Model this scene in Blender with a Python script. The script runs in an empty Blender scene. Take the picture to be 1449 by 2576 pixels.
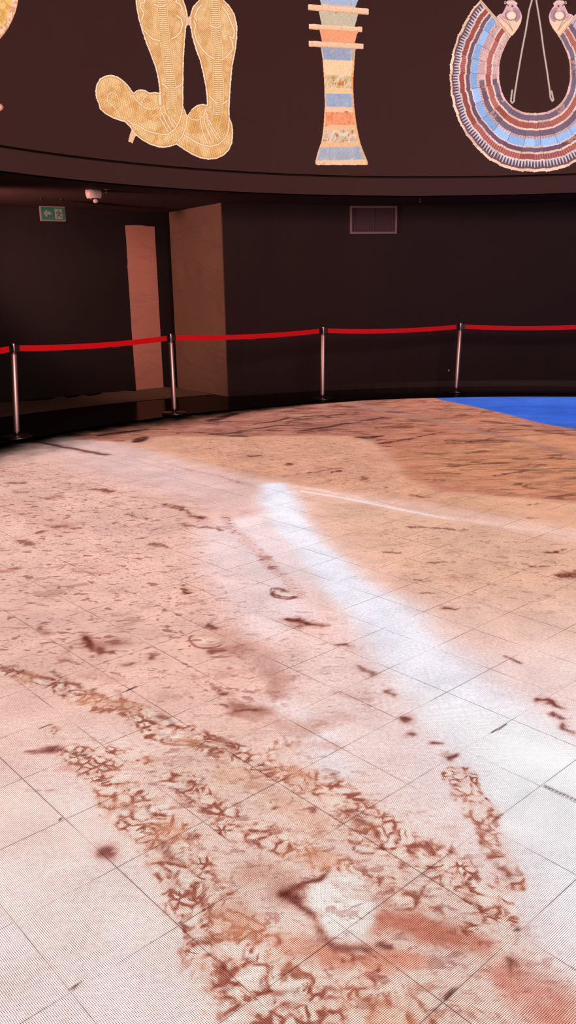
import bpy, bmesh, math, random
import numpy as np
from mathutils import Matrix, Vector

random.seed(4)
scene = bpy.context.scene
COL = scene.collection

# ------------------------------------------------------------------ camera
W, H = 1449.0, 2576.0
FPX, YH, ROLL, CAMZ = 2068.0, 733.7, -0.0162, 1.5
PITCH = math.atan((H / 2 - YH) / FPX)
cp, sp = math.cos(PITCH), math.sin(PITCH)
cr, sr = math.cos(ROLL), math.sin(ROLL)
X0 = Vector((1, 0, 0)); UP0 = Vector((0, sp, cp)); FW = Vector((0, cp, -sp))
cam_d = bpy.data.cameras.new('camera')
cam_d.sensor_fit = 'VERTICAL'; cam_d.sensor_height = 36.0
cam_d.lens = 36.0 * FPX / H
cam_d.clip_start = 0.05; cam_d.clip_end = 200
cam = bpy.data.objects.new('camera', cam_d); COL.objects.link(cam)
right = cr * X0 + sr * UP0; up = -sr * X0 + cr * UP0
M = Matrix.Identity(4)
for i in range(3):
    M[i][0] = right[i]; M[i][1] = up[i]; M[i][2] = -FW[i]
M[2][3] = CAMZ
cam.matrix_world = M
scene.camera = cam

# ------------------------------------------------------------------ light and exposure
world = bpy.data.worlds.new('world'); scene.world = world; world.use_nodes = True
world.node_tree.nodes['Background'].inputs[0].default_value = (0, 0, 0, 1)
world.node_tree.nodes['Background'].inputs[1].default_value = 0.0
vs = scene.view_settings
vs.view_transform = 'Standard'; vs.look = 'None'; vs.exposure = 0.0; vs.gamma = 1.0
vs.use_curve_mapping = False
scene.cycles.max_bounces = 4; scene.cycles.diffuse_bounces = 2; scene.cycles.glossy_bounces = 3
scene.cycles.use_adaptive_sampling = True; scene.cycles.adaptive_threshold = 0.05
scene.cycles.caustics_reflective = False; scene.cycles.caustics_refractive = False
scene.cycles.use_denoising = True
# the LED floor and wall pictures glow; two unseen fill lamps are added
FLOOR_GAIN = 1.01
# added fill light, stands in for the LED wall behind the viewer
glow_d = bpy.data.lights.new('hall_fill_light', 'AREA'); glow_d.shape = 'RECTANGLE'
glow_d.size = 8.0; glow_d.size_y = 2.6; glow_d.energy = 1200; glow_d.color = (1.0, 0.52, 0.48)
glow = bpy.data.objects.new('hall_fill_light', glow_d); COL.objects.link(glow)
glow.location = (1.8, -1.0, 4.3)
glow.rotation_euler = (Vector((0.5, 12.4, 1.2)) - glow.location).to_track_quat('-Z', 'Y').to_euler()
PICTURE_GAIN = 1.0

# added fill spot that brightens the recess concrete (out of view to the left)
spot_d = bpy.data.lights.new('recess_fill_spot', 'SPOT'); spot_d.energy = 820; spot_d.color = (1.0, 0.42, 0.34)
spot_d.spot_size = math.radians(72); spot_d.spot_blend = 0.75; spot_d.shadow_soft_size = 0.18
spot = bpy.data.objects.new('recess_fill_spot', spot_d); COL.objects.link(spot)
spot.location = (-4.55, 9.55, 2.20)
spot.rotation_euler = (Vector((-1.75, 13.3, 2.05)) - spot.location).to_track_quat('-Z', 'Y').to_euler()

# ------------------------------------------------------------------ pixel <-> place
def ray(x, y):
    x = np.asarray(x, float); y = np.asarray(y, float)
    du = x - W / 2; dv = y - H / 2
    u = cr * du + sr * dv; v = -sr * du + cr * dv
    return u / FPX, cp - v / FPX * sp, -sp - v / FPX * cp
def at_z(x, y, z=0.0):
    a, b, c = ray(x, y); t = (z - CAMZ) / c
    return a * t, b * t
def project(x, y, z):
    z = z - CAMZ
    dep = y * cp - z * sp; upv = y * sp + z * cp
    u = FPX * x / dep; v = -FPX * upv / dep
    return W / 2 + cr * u - sr * v, H / 2 + sr * u + cr * v
CX, CY, RF = 2.6764, 5.2941, 6.5794          # centre of the round hall, radius of the LED floor
RV = RF + 0.035                               # radius of the video wall
RW = 7.90                                     # radius of the black wall behind the barrier
ZS, ZG0, ZG1 = 2.7275, 2.945, 2.972           # soffit, gap under the screen
ZTOP = 6.6
def on_cyl(x, y, R):
    a, b, c = ray(x, y)
    A = a * a + b * b; B = -2 * (a * CX + b * CY); C = CX * CX + CY * CY - R * R
    t = (-B + np.sqrt(np.maximum(B * B - 4 * A * C, 0))) / (2 * A)
    return a * t, b * t, CAMZ + c * t
def ang(x, y): return math.atan2(y - CY, x - CX)

# ------------------------------------------------------------------ helpers
def srgb(*c):
    c = np.asarray(c, float) / 255.0
    return np.where(c <= 0.04045, c / 12.92, ((c + 0.055) / 1.055) ** 2.4)
def rgba(*c): return tuple(srgb(*c)) + (1.0,)
def tag(o, label=None, cat=None, group=None, kind=None):
    if label: o['label'] = label
    if cat: o['category'] = cat
    if group: o['group'] = group
    if kind: o['kind'] = kind
    return o
def link(name, me, mat=None, parent=None):
    o = bpy.data.objects.new(name, me); COL.objects.link(o)
    if mat is not None and me is not None: me.materials.append(mat)
    if parent is not None: o.parent = parent
    return o
def empty(name, loc=(0, 0, 0), rz=0.0):
    o = bpy.data.objects.new(name, None); COL.objects.link(o)
    o.location = loc; o.rotation_euler = (0, 0, rz); o.empty_display_size = 0.1
    return o
def bm_obj(name, bm, mat=None, parent=None, smooth=False):
    me = bpy.data.meshes.new(name); bm.normal_update(); bm.to_mesh(me); bm.free()
    if smooth:
        for p in me.polygons: p.use_smooth = True
    return link(name, me, mat, parent)
def quads_mesh(name, verts, faces, color=None, extra=None):
    me = bpy.data.meshes.new(name)
    verts = np.ascontiguousarray(verts, dtype=np.float32); faces = np.ascontiguousarray(faces, dtype=np.int32)
    nf, k = faces.shape
    me.vertices.add(len(verts)); me.vertices.foreach_set('co', verts.ravel())
    me.loops.add(nf * k); me.loops.foreach_set('vertex_index', faces.ravel())
    me.polygons.add(nf)
    me.polygons.foreach_set('loop_start', np.arange(0, nf * k, k, dtype=np.int32))
    me.polygons.foreach_set('loop_total', np.full(nf, k, dtype=np.int32))
    me.update(calc_edges=True)
    for nm, c in ((('tint', color),) if color is not None else ()) + (extra or ()):
        a = me.color_attributes.new(nm, 'FLOAT_COLOR', 'POINT')
        if c.shape[1] == 3: c = np.c_[c, np.ones(len(c))]
        a.data.foreach_set('color', np.ascontiguousarray(c, dtype=np.float32).ravel())
    return me
def add_box(bm, c, s, mat=None):
    r = bmesh.ops.create_cube(bm, size=1.0)
    m = Matrix.Translation(c) @ (mat or Matrix.Identity(4)) @ Matrix.Diagonal((s[0], s[1], s[2], 1))
    bmesh.ops.transform(bm, matrix=m, verts=r['verts']); return r['verts']
def add_lathe(bm, prof, n=32, m=None):
    rings = []
    for r, z in prof:
        if r < 1e-6: rings.append([bm.verts.new((0, 0, z))])
        else: rings.append([bm.verts.new((r * math.cos(2 * math.pi * i / n), r * math.sin(2 * math.pi * i / n), z)) for i in range(n)])
    for a, b in zip(rings, rings[1:]):
        for i in range(n):
            j = (i + 1) % n
            if len(a) == 1 and len(b) == 1: continue
            if len(a) == 1: bm.faces.new((a[0], b[j], b[i]))
            elif len(b) == 1: bm.faces.new((a[i], a[j], b[0]))
            else: bm.faces.new((a[i], a[j], b[j], b[i]))
    if m is not None: bmesh.ops.transform(bm, matrix=m, verts=[v for r in rings for v in r])
def add_prism(bm, pts, y0, y1, m=None):
    """polygon in (x, z), extruded along y"""
    a = [bm.verts.new((p[0], y0, p[1])) for p in pts]; b = [bm.verts.new((p[0], y1, p[1])) for p in pts]
    bm.faces.new(a); bm.faces.new(b[::-1])
    n = len(pts)
    for i in range(n): bm.faces.new((a[i], b[i], b[(i + 1) % n], a[(i + 1) % n]))
    if m is not None: bmesh.ops.transform(bm, matrix=m, verts=a + b)
def align_z(p, d):
    d = Vector(d).normalized()
    return Matrix.Translation(p) @ d.to_track_quat('Z', 'Y').to_matrix().to_4x4()

# numpy noise
def _hash(i, j, s):
    h = (i * 374761393 + j * 668265263 + s * 974634777) & 0xffffffff
    h = ((h ^ (h >> 13)) * 1274126177) & 0xffffffff
    return ((h ^ (h >> 16)) & 0xffff) / 65535.0
def vnoise(x, y, s=0):
    xi = np.floor(x).astype(np.int64); yi = np.floor(y).astype(np.int64)
    fx = x - xi; fy = y - yi
    fx = fx * fx * (3 - 2 * fx); fy = fy * fy * (3 - 2 * fy)
    a = _hash(xi, yi, s); b = _hash(xi + 1, yi, s); c = _hash(xi, yi + 1, s); d = _hash(xi + 1, yi + 1, s)
    return (a + (b - a) * fx) * (1 - fy) + (c + (d - c) * fx) * fy
def fbm(x, y, s=0, o=4):
    v = 0; a = 0.5; t = 0
    for k in range(o):
        v = v + a * vnoise(x * 2 ** k, y * 2 ** k, s + 17 * k); t += a; a *= 0.5
    return v / t
def sstep(a, b, x):
    t = np.clip((x - a) / (b - a), 0, 1); return t * t * (3 - 2 * t)
def seg_dist(X, Y, P, wd=None):
    """distance to a polyline; with widths returns distance / local half-width"""
    best = np.full(X.shape, 1e9)
    for k in range(len(P) - 1):
        ax, ay = P[k]; bx, by = P[k + 1]
        dx, dy = bx - ax, by - ay; L = dx * dx + dy * dy + 1e-12
        t = np.clip(((X - ax) * dx + (Y - ay) * dy) / L, 0, 1)
        d = np.hypot(X - ax - t * dx, Y - ay - t * dy)
        if wd is not None: d = d / (wd[k] + (wd[k + 1] - wd[k]) * t)
        best = np.minimum(best, d)
    return best
def inside(X, Y, P):
    r = np.zeros(X.shape, bool); n = len(P)
    for i in range(n):
        x1, y1 = P[i]; x2, y2 = P[(i + 1) % n]
        if y1 == y2: continue
        c = ((y1 > Y) != (y2 > Y)) & (X < (x2 - x1) * (Y - y1) / (y2 - y1) + x1)
        r ^= c
    return r

# ------------------------------------------------------------------ materials
def nodes_of(name):
    m = bpy.data.materials.new(name); m.use_nodes = True
    nt = m.node_tree; b = nt.nodes['Principled BSDF']
    return m, nt, b
def N(nt, t, **k):
    n = nt.nodes.new(t)
    for a, v in k.items(): setattr(n, a, v)
    return n
def simple(name, col, rough=0.5, metal=0.0, spec=0.5, var=0.0, scale=8.0, bump=0.0, emit=None, estr=1.0):
    m, nt, b = nodes_of(name)
    b.inputs['Base Color'].default_value = tuple(col) + (1,)
    b.inputs['Roughness'].default_value = rough; b.inputs['Metallic'].default_value = metal
    b.inputs['Specular IOR Level'].default_value = spec
    tc = N(nt, 'ShaderNodeTexCoord'); no = N(nt, 'ShaderNodeTexNoise')
    no.inputs['Scale'].default_value = scale; no.inputs['Detail'].default_value = 5
    nt.links.new(tc.outputs['Object'], no.inputs['Vector'])
    mx = N(nt, 'ShaderNodeMix', data_type='RGBA')
    mx.inputs[6].default_value = tuple(np.array(col) * (1 - var)) + (1,)
    mx.inputs[7].default_value = tuple(np.minimum(np.array(col) * (1 + var), 1)) + (1,)
    nt.links.new(no.outputs['Fac'], mx.inputs[0]); nt.links.new(mx.outputs[2], b.inputs['Base Color'])
    if bump:
        bp = N(nt, 'ShaderNodeBump'); bp.inputs['Strength'].default_value = bump; bp.inputs['Distance'].default_value = 0.01
        nt.links.new(no.outputs['Fac'], bp.inputs['Height']); nt.links.new(bp.outputs[0], b.inputs['Normal'])
    if emit is not None:
        b.inputs['Emission Color'].default_value = tuple(emit) + (1,); b.inputs['Emission Strength'].default_value = estr
    m.cycles.emission_sampling = 'NONE' if emit is not None else 'AUTO'
    return m
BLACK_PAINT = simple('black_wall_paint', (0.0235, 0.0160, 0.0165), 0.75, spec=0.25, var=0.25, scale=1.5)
FASCIA_PAINT = simple('dark_fascia_paint', (0.078, 0.048, 0.046), 0.7, spec=0.2, var=0.08, scale=1.0)
SOFFIT_PAINT = simple('dark_soffit_paint', (0.030, 0.0145, 0.0145), 0.8, spec=0.2, var=0.15, scale=1.2)
SCREEN = simple('led_screen_black', (0.078, 0.048, 0.046), 0.6, spec=0.2, var=0.05, scale=2.0)
GAP = simple('gap_black', (0.008, 0.005, 0.005), 0.8)
RING = simple('polished_black_floor', (0.010, 0.007, 0.007), 0.16, spec=0.38, var=0.3, scale=3.0)
def dulled(m, f):
    nt = m.node_tree; out = nt.nodes['Material Output']; b = nt.nodes['Principled BSDF']
    df = N(nt, 'ShaderNodeBsdfDiffuse'); df.inputs['Color'].default_value = (0.010, 0.007, 0.007, 1)
    mx = N(nt, 'ShaderNodeMixShader'); mx.inputs[0].default_value = f
    nt.links.new(b.outputs[0], mx.inputs[1]); nt.links.new(df.outputs[0], mx.inputs[2]); nt.links.new(mx.outputs[0], out.inputs['Surface'])
dulled(RING, 0.66)  # matte black share weakens the reflections in the ring floor
STEEL = simple('brushed_steel', (0.92, 0.76, 0.73), 0.44, 1.0, var=0.05, scale=20)
BASE_STEEL = simple('dark_steel', (0.20, 0.18, 0.17), 0.32, 1.0, var=0.1, scale=12)
PLASTIC = simple('black_plastic', (0.012, 0.010, 0.010), 0.4, var=0.2)
BELT = simple('red_webbing', (0.92, 0.005, 0.016), 0.65, spec=0.2, var=0.06, scale=60)
WHITE_PLASTIC = simple('white_plastic', (0.80, 0.70, 0.68), 0.35, var=0.03)
VENT_PAINT = simple('vent_frame_paint', (0.19, 0.120, 0.135), 0.5, var=0.06)
VENT_DARK = simple('vent_filter_mesh', (0.045, 0.024, 0.029), 0.7, var=0.15, scale=40)

def concrete(name, a, c):
    m, nt, b = nodes_of(name)
    b.inputs['Roughness'].default_value = 0.8; b.inputs['Specular IOR Level'].default_value = 0.2
    tc = N(nt, 'ShaderNodeTexCoord'); n1 = N(nt, 'ShaderNodeTexNoise'); n2 = N(nt, 'ShaderNodeTexNoise')
    n1.inputs['Scale'].default_value = 1.7; n1.inputs['Detail'].default_value = 7
    mp = N(nt, 'ShaderNodeMapping'); mp.inputs['Scale'].default_value = (0.5, 0.5, 1.6)
    n2.inputs['Scale'].default_value = 1.3; n2.inputs['Detail'].default_value = 4; n2.inputs['Distortion'].default_value = 0.6
    nt.links.new(tc.outputs['Object'], n1.inputs['Vector'])
    nt.links.new(tc.outputs['Object'], mp.inputs['Vector']); nt.links.new(mp.outputs[0], n2.inputs['Vector'])
    mx = N(nt, 'ShaderNodeMix', data_type='RGBA'); mx.inputs[6].default_value = tuple(a) + (1,); mx.inputs[7].default_value = tuple(c) + (1,)
    nt.links.new(n1.outputs['Fac'], mx.inputs[0])
    rp = N(nt, 'ShaderNodeValToRGB'); e = rp.color_ramp.elements
    e[0].position = 0.475; e[0].color = (1, 1, 1, 1); e[1].position = 0.525; e[1].color = (1, 1, 1, 1)
    k = rp.color_ramp.elements.new(0.5); k.color = (0.90, 0.89, 0.89, 1)
    nt.links.new(n2.outputs['Fac'], rp.inputs[0])
    mm = N(nt, 'ShaderNodeMix', data_type='RGBA', blend_type='MULTIPLY'); mm.inputs[0].default_value = 1
    nt.links.new(mx.outputs[2], mm.inputs[6]); nt.links.new(rp.outputs[0], mm.inputs[7])
    nt.links.new(mm.outputs[2], b.inputs['Base Color'])
    return m
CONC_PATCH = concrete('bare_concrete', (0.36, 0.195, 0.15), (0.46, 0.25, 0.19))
CONC_JAMB = concrete('jamb_concrete', (0.090, 0.062, 0.045), (0.150, 0.098, 0.070))  # jamb face, set darker than the bare patch
CONC_FLOOR = concrete('floor_concrete', (0.100, 0.078, 0.054), (0.150, 0.110, 0.076))
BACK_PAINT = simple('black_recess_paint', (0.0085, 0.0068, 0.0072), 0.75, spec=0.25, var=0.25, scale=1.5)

def picture_material():
    m, nt, b = nodes_of('led_picture')
    b.inputs['Base Color'].default_value = (0.03, 0.02, 0.02, 1); b.inputs['Roughness'].default_value = 0.6
    at = N(nt, 'ShaderNodeAttribute', attribute_name='tint')
    tc = N(nt, 'ShaderNodeTexCoord'); no = N(nt, 'ShaderNodeTexNoise'); no.inputs['Scale'].default_value = 45; no.inputs['Detail'].default_value = 3
    nt.links.new(tc.outputs['Object'], no.inputs['Vector'])
    mr = N(nt, 'ShaderNodeMapRange'); mr.inputs[1].default_value = 0.3; mr.inputs[2].default_value = 0.7; mr.inputs[3].default_value = 0.88; mr.inputs[4].default_value = 1.1
    nt.links.new(no.outputs['Fac'], mr.inputs[0])
    mx = N(nt, 'ShaderNodeMix', data_type='RGBA', blend_type='MULTIPLY'); mx.inputs[0].default_value = 1
    nt.links.new(at.outputs['Color'], mx.inputs[6]); nt.links.new(mr.outputs[0], mx.inputs[7])
    nt.links.new(mx.outputs[2], b.inputs['Emission Color']); b.inputs['Emission Strength'].default_value = PICTURE_GAIN
    m.cycles.emission_sampling = 'NONE'
    return m
PICTURE = picture_material()

TILE, S0, T0, TROT = 0.2905, 0.0465, -0.007, math.radians(42.0)
def floor_material(crack_dir):
    m, nt, b = nodes_of('led_floor')
    L = nt.links.new
    b.inputs['Base Color'].default_value = (0.004, 0.003, 0.003, 1); b.inputs['Roughness'].default_value = 0.5
    b.inputs['Specular IOR Level'].default_value = 0.15
    tc = N(nt, 'ShaderNodeTexCoord'); co = tc.outputs['Object']
    tint = N(nt, 'ShaderNodeAttribute', attribute_name='tint').outputs['Color']
    ms = N(nt, 'ShaderNodeAttribute', attribute_name='mask')
    sep = N(nt, 'ShaderNodeSeparateColor'); L(ms.outputs['Color'], sep.inputs[0])
    mR, mG, mB = sep.outputs[0], sep.outputs[1], sep.outputs[2]; mA = ms.outputs['Alpha']
    def math_(op, a, bb=None, c=None):
        n = N(nt, 'ShaderNodeMath', operation=op)
        for i, v in enumerate((a, bb, c)):
            if v is None: continue
            if isinstance(v, (int, float)): n.inputs[i].default_value = v
            else: L(v, n.inputs[i])
        return n.outputs[0]
    def noise(vec, sc, det=3, rough=0.5, dist=0.0):
        n = N(nt, 'ShaderNodeTexNoise'); n.inputs['Scale'].default_value = sc; n.inputs['Detail'].default_value = det
        n.inputs['Roughness'].default_value = rough; n.inputs['Distortion'].default_value = dist
        L(vec, n.inputs['Vector']); return n
    def ramp(v, a, bb, lo=0.0, hi=1.0):
        n = N(nt, 'ShaderNodeMapRange', interpolation_type='SMOOTHSTEP')
        n.inputs[1].default_value = a; n.inputs[2].default_value = bb; n.inputs[3].default_value = lo; n.inputs[4].default_value = hi
        L(v, n.inputs[0]); return n.outputs[0]
    def mix(fac, a, c, blend='MIX'):
        n = N(nt, 'ShaderNodeMix', data_type='RGBA', blend_type=blend)
        for s, v in ((0, fac), (6, a), (7, c)):
            if isinstance(v, (int, float)): n.inputs[s].default_value = v
            elif isinstance(v, tuple): n.inputs[s].default_value = v
            else: L(v, n.inputs[s])
        return n.outputs[2]
    # warped coordinates for the stones
    wn = noise(co, 7.0, 3)
    vm = N(nt, 'ShaderNodeVectorMath', operation='MULTIPLY_ADD'); L(wn.outputs['Color'], vm.inputs[0])
    vm.inputs[1].default_value = (0.14, 0.14, 0.0); L(co, vm.inputs[2])
    wn2 = noise(co, 24.0, 3)
    vm2 = N(nt, 'ShaderNodeVectorMath', operation='MULTIPLY_ADD'); L(wn2.outputs['Color'], vm2.inputs[0])
    vm2.inputs[1].default_value = (0.032, 0.032, 0.0); L(vm.outputs[0], vm2.inputs[2])
    warped = vm2.outputs[0]
    def stones(sc, w0, w1):
        v = N(nt, 'ShaderNodeTexVoronoi', voronoi_dimensions='2D', feature='DISTANCE_TO_EDGE'); v.inputs['Scale'].default_value = sc
        v.inputs['Randomness'].default_value = 1.0; L(warped, v.inputs['Vector'])
        return ramp(v.outputs['Distance'], w0, w1, 1.0, 0.0), v.outputs['Distance']
    e1, d1 = stones(15.0, 0.0, 0.26)
    e2, d2 = stones(28.0, 0.0, 0.34)
    pick = ramp(noise(co, 5.5, 2).outputs['Fac'], 0.42, 0.58)
    edge = mix(pick, e1, e2)
    gate = ramp(noise(co, 16.0, 4, 0.6).outputs['Fac'], 0.36, 0.60)
    blot = ramp(noise(warped, 20.0, 4, 0.6, 0.6).outputs['Fac'], 0.55, 0.68)
    crack = math_('MULTIPLY', math_('MAXIMUM', math_('MULTIPLY', edge, gate), math_('MULTIPLY', blot, 0.8)), mR)
    body = math_('MULTIPLY', ramp(d1, 0.10, 0.35), math_('MULTIPLY', mR, 0.32))
    c = mix(body, tint, rgba(246, 232, 222))
    c = mix(math_('MULTIPLY', ramp(crack, 0.08, 0.45), 0.55), c, rgba(178, 112, 88))
    c = mix(math_('MULTIPLY', ramp(crack, 0.30, 0.85), 0.80), c, rgba(130, 52, 38))
    # rusty wash inside the rubble
    wash = math_('MULTIPLY', ramp(noise(co, 4.0, 3).outputs['Fac'], 0.5, 0.75), math_('MULTIPLY', mR, 0.75))
    c = mix(wash, c, rgba(204, 140, 110))
    # scattered small stones with brown lee sides
    sm = N(nt, 'ShaderNodeMapping'); sm.inputs['Scale'].default_value = (0.62, 1.0, 1.0); sm.inputs['Rotation'].default_value = (0, 0, 0.15); L(co, sm.inputs['Vector']); sv = sm.outputs[0]
    sp1 = math_('MULTIPLY', ramp(noise(sv, 20.0, 3, 0.6, 0.5).outputs['Fac'], 0.58, 0.645), mG)
    c = mix(math_('MULTIPLY', sp1, 0.82), c, rgba(148, 82, 76))
    sp2 = math_('MULTIPLY', ramp(noise(sv, 7.5, 4, 0.65, 0.6).outputs['Fac'], 0.57, 0.64), mG)
    c = mix(math_('MULTIPLY', sp2, 0.55), c, rgba(176, 116, 102))
    sp3 = math_('MULTIPLY', ramp(noise(sv, 62.0, 2, 0.5).outputs['Fac'], 0.57, 0.66), mG)
    c = mix(math_('MULTIPLY', sp3, 0.6), c, rgba(160, 100, 88))
    # rock strata
    mp = N(nt, 'ShaderNodeMapping'); mp.inputs['Rotation'].default_value = (0, 0, -crack_dir); mp.inputs['Scale'].default_value = (1.0, 2.6, 1.0)
    L(co, mp.inputs['Vector']); st = mp.outputs[0]
    s1 = ramp(noise(st, 1.5, 6, 0.66, 1.1).outputs['Fac'], 0.385, 0.47, 1.0, 0.0)
    s2 = ramp(noise(st, 2.6, 5, 0.72, 0.8).outputs['Fac'], 0.46, 0.62)
    s3 = ramp(noise(st, 3.3, 5, 0.72, 0.6).outputs['Fac'], 0.50, 0.64)
    c = mix(math_('MULTIPLY', math_('MULTIPLY', s1, mB), 0.72), c, rgba(84, 42, 36))
    c = mix(math_('MULTIPLY', math_('MULTIPLY', s2, mB), 0.42), c, rgba(128, 70, 56))
    c = mix(math_('MULTIPLY', math_('MULTIPLY', s3, mB), 0.50), c, rgba(206, 152, 124))
    # mottling everywhere
    bigm = ramp(noise(co, 1.3, 3, 0.6, 0.6).outputs['Fac'], 0.32, 0.68, 0.92, 1.07)
    c = mix(1.0, c, bigm, 'MULTIPLY')
    mo = ramp(noise(co, 4.5, 4, 0.65, 0.4).outputs['Fac'], 0.30, 0.70, 0.91, 1.07)
    c = mix(1.0, c, mo, 'MULTIPLY')
    # grain
    g = ramp(noise(co, 70.0, 2, 0.6).outputs['Fac'], 0.25, 0.75, 0.86, 1.12)
    c = mix(1.0, c, g, 'MULTIPLY')
    # LED modules: seams and diodes
    gm = N(nt, 'ShaderNodeMapping', vector_type='TEXTURE')
    gm.inputs['Rotation'].default_value = (0, 0, TROT)
    L(co, gm.inputs['Vector'])
    gx = N(nt, 'ShaderNodeSeparateXYZ'); L(gm.outputs[0], gx.inputs[0])
    def fold(v, off, per):
        f = math_('FRACT', math_('DIVIDE', math_('SUBTRACT', v, off), per))
        return math_('MULTIPLY', math_('ABSOLUTE', math_('SUBTRACT', f, 0.5)), per)   # 0.5*per at the seam, 0 in the middle
    sa = fold(gx.outputs[0], S0, TILE); sb = fold(gx.outputs[1], T0, TILE)
    seam = math_('MAXIMUM', ramp(sa, TILE / 2 - 0.0032, TILE / 2 - 0.0010), ramp(sb, TILE / 2 - 0.0032, TILE / 2 - 0.0010))
    sg = ramp(noise(co, 3.0, 3).outputs['Fac'], 0.35, 0.60, 0.12, 0.62)
    c = mix(math_('MULTIPLY', math_('MULTIPLY', seam, sg), mA), c, rgba(70, 30, 28))
    PIT = TILE / 64
    da = fold(gx.outputs[0], S0, PIT); db = fold(gx.outputs[1], T0, PIT)
    dd = math_('DIVIDE', math_('SQRT', math_('ADD', math_('MULTIPLY', da, da), math_('MULTIPLY', db, db))), PIT)
    dot = ramp(dd, 0.22, 0.60, 1.0, 0.0)
    comb = N(nt, 'ShaderNodeMix', data_type='RGBA'); comb.inputs[6].default_value = (0.40, 0.24, 0.22, 1); comb.inputs[7].default_value = (1.80, 2.00, 2.00, 1)
    L(dot, comb.inputs[0])
    c = mix(1.0, c, comb.outputs[2], 'MULTIPLY')
    em = N(nt, 'ShaderNodeEmission'); L(c, em.inputs['Color']); em.inputs['Strength'].default_value = FLOOR_GAIN
    L(em.outputs[0], nt.nodes['Material Output'].inputs['Surface'])
    m.cycles.emission_sampling = 'NONE'
    return m

# ================================================================== STRUCTURE
# ---- LED floor -----------------------------------------------------
def spans(*parts):
    out = []
    for a, b, st in parts:
        n = max(1, int(round((b - a) / st))); out.append(np.linspace(a, b, n, endpoint=False))
    return np.r_[np.concatenate(out), parts[-1][1]]
def build_led_floor():
    xs = spans((CX - RF, -3.6, 0.06), (-3.6, -1.7, 0.022), (-1.7, 1.9, 0.0085), (1.9, 5.2, 0.022), (5.2, CX + RF, 0.12))
    ys = spans((CY - RF, 0.9, 0.12), (0.9, 4.2, 0.0085), (4.2, CY + RF, 0.020))
    X, Y = np.meshgrid(xs, ys); nx, ny = len(xs), len(ys)
    x = X.ravel(); y = Y.ravel()
    def PW(pts): return [tuple(float(v) for v in at_z(a, b)) for a, b in pts]
    n1 = fbm(x * 1.6, y * 1.6, 3); n2 = fbm(x * 1.6, y * 1.6, 9); n3 = fbm(x * 6, y * 6, 21); n4 = fbm(x * 6, y * 6, 33)
    wx = x + (n1 - 0.5) * 0.35 + (n3 - 0.5) * 0.10; wy = y + (n2 - 0.5) * 0.35 + (n4 - 0.5) * 0.10      # strongly warped
    ux = x + (n3 - 0.5) * 0.07; uy = y + (n4 - 0.5) * 0.07                                            # lightly warped
    col = np.zeros((len(x), 3)); mask = np.zeros((len(x), 4)); mask[:, 3] = 1
    def lay(c, f):
        nonlocal col
        f = np.clip(f, 0, 1)[:, None]; col = col * (1 - f) + np.array(c, float)[None, :] * f
    def poly(pts, soft, wob=True):
        P = PW(pts); a, b = (ux, uy) if wob else (x, y)
        d = seg_dist(a, b, P + [P[0]]); ins = inside(a, b, P)
        return sstep(-soft, soft, np.where(ins, d, -d))
    n5 = fbm(x * 22, y * 22, 51, 3); n6 = fbm(x * 22, y * 22, 57, 3); n7 = fbm(x * 34, y * 34, 63, 3)
    far = np.clip(np.hypot(x, y) / 3.0, 0.6, 1.6)
    kx = ux + (n5 - 0.5) * 0.05 * far; ky = uy + (n6 - 0.5) * 0.05 * far
    def line(pts, wpx, soft=0.6, wob=True, mark=False):
        """soft band along pixel polyline; wpx half width in pixels at each point (scaled to metres there)"""
        P = PW(pts); ws = [w * math.hypot(p[0], p[1], CAMZ) / FPX for w, p in zip(wpx, P)]
        a, b = (kx, ky) if mark else ((ux, uy) if wob else (x, y))
        d = seg_dist(a, b, P, ws)
        return 1 - sstep(1 - soft, 1 + soft, d)
    # ground tone by depth
    lay((226, 184, 172), np.ones(len(x)))
    lay((230, 208, 205), 1 - sstep(1.6, 3.0, y + (n1 - .5) * 0.8))
    lay((220, 186, 172), 0.75 * poly([(250, 1900), (600, 1850), (1000, 2000), (1320, 2300), (1600, 2700), (700, 2700), (450, 2260)], 0.15))
    lay((214, 170, 158), sstep(5.0, 7.5, y))
    lay((198, 154, 146), sstep(7.6, 9.2, y))
    # pale lavender plain in the far left
    lay((216, 184, 184), 0.7 * poly([(120, 1105), (330, 1120), (640, 1210), (640, 1290), (420, 1240), (200, 1180)], 0.5))
    # sand beyond the pale track
    lay((206, 154, 130), poly([(330, 1118), (420, 1088), (900, 1070), (1700, 1180), (1700, 1375), (1449, 1322), (1100, 1270), (760, 1222), (560, 1180)], 0.16))
    lay((218, 166, 138), 0.9 * poly([(1000, 1235), (1700, 1250), (1700, 1370), (1449, 1325), (1120, 1265)], 0.3))
    # sand between the track and the white drift
    lay((216, 172, 150), poly([(770, 1245), (1000, 1275), (1700, 1400), (1700, 1560), (1300, 1560), (1050, 1500), (880, 1380), (800, 1290)], 0.22))
    lay((222, 186, 172), 0.8 * poly([(1000, 1500), (1700, 1500), (1700, 1900), (1449, 1860), (1230, 1740), (1080, 1600)], 0.3))
    # rocks
    cliff = poly([(160, 1096), (300, 1070), (420, 1056), (520, 1040), (730, 1006), (1080, 980), (1700, 1000), (1700, 1270), (1449, 1262), (1300, 1250), (1200, 1240), (1110, 1232), (1040, 1205), (990, 1152), (950, 1112), (880, 1095), (700, 1096), (560, 1098), (420, 1096), (300, 1112), (200, 1104)], 0.10)
    lay((182, 118, 98), cliff)
    lay((164, 106, 94), cliff * poly([(300, 1102), (400, 1072), (520, 1044), (730, 1000), (980, 1000), (970, 1075), (880, 1095), (560, 1098)], 0.35))
    lay((196, 134, 104), cliff * poly([(1000, 1150), (1200, 1100), (1700, 1120), (1700, 1270), (1200, 1245), (1040, 1205)], 0.5))
    mask[:, 2] = np.maximum(mask[:, 2], cliff)
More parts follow.
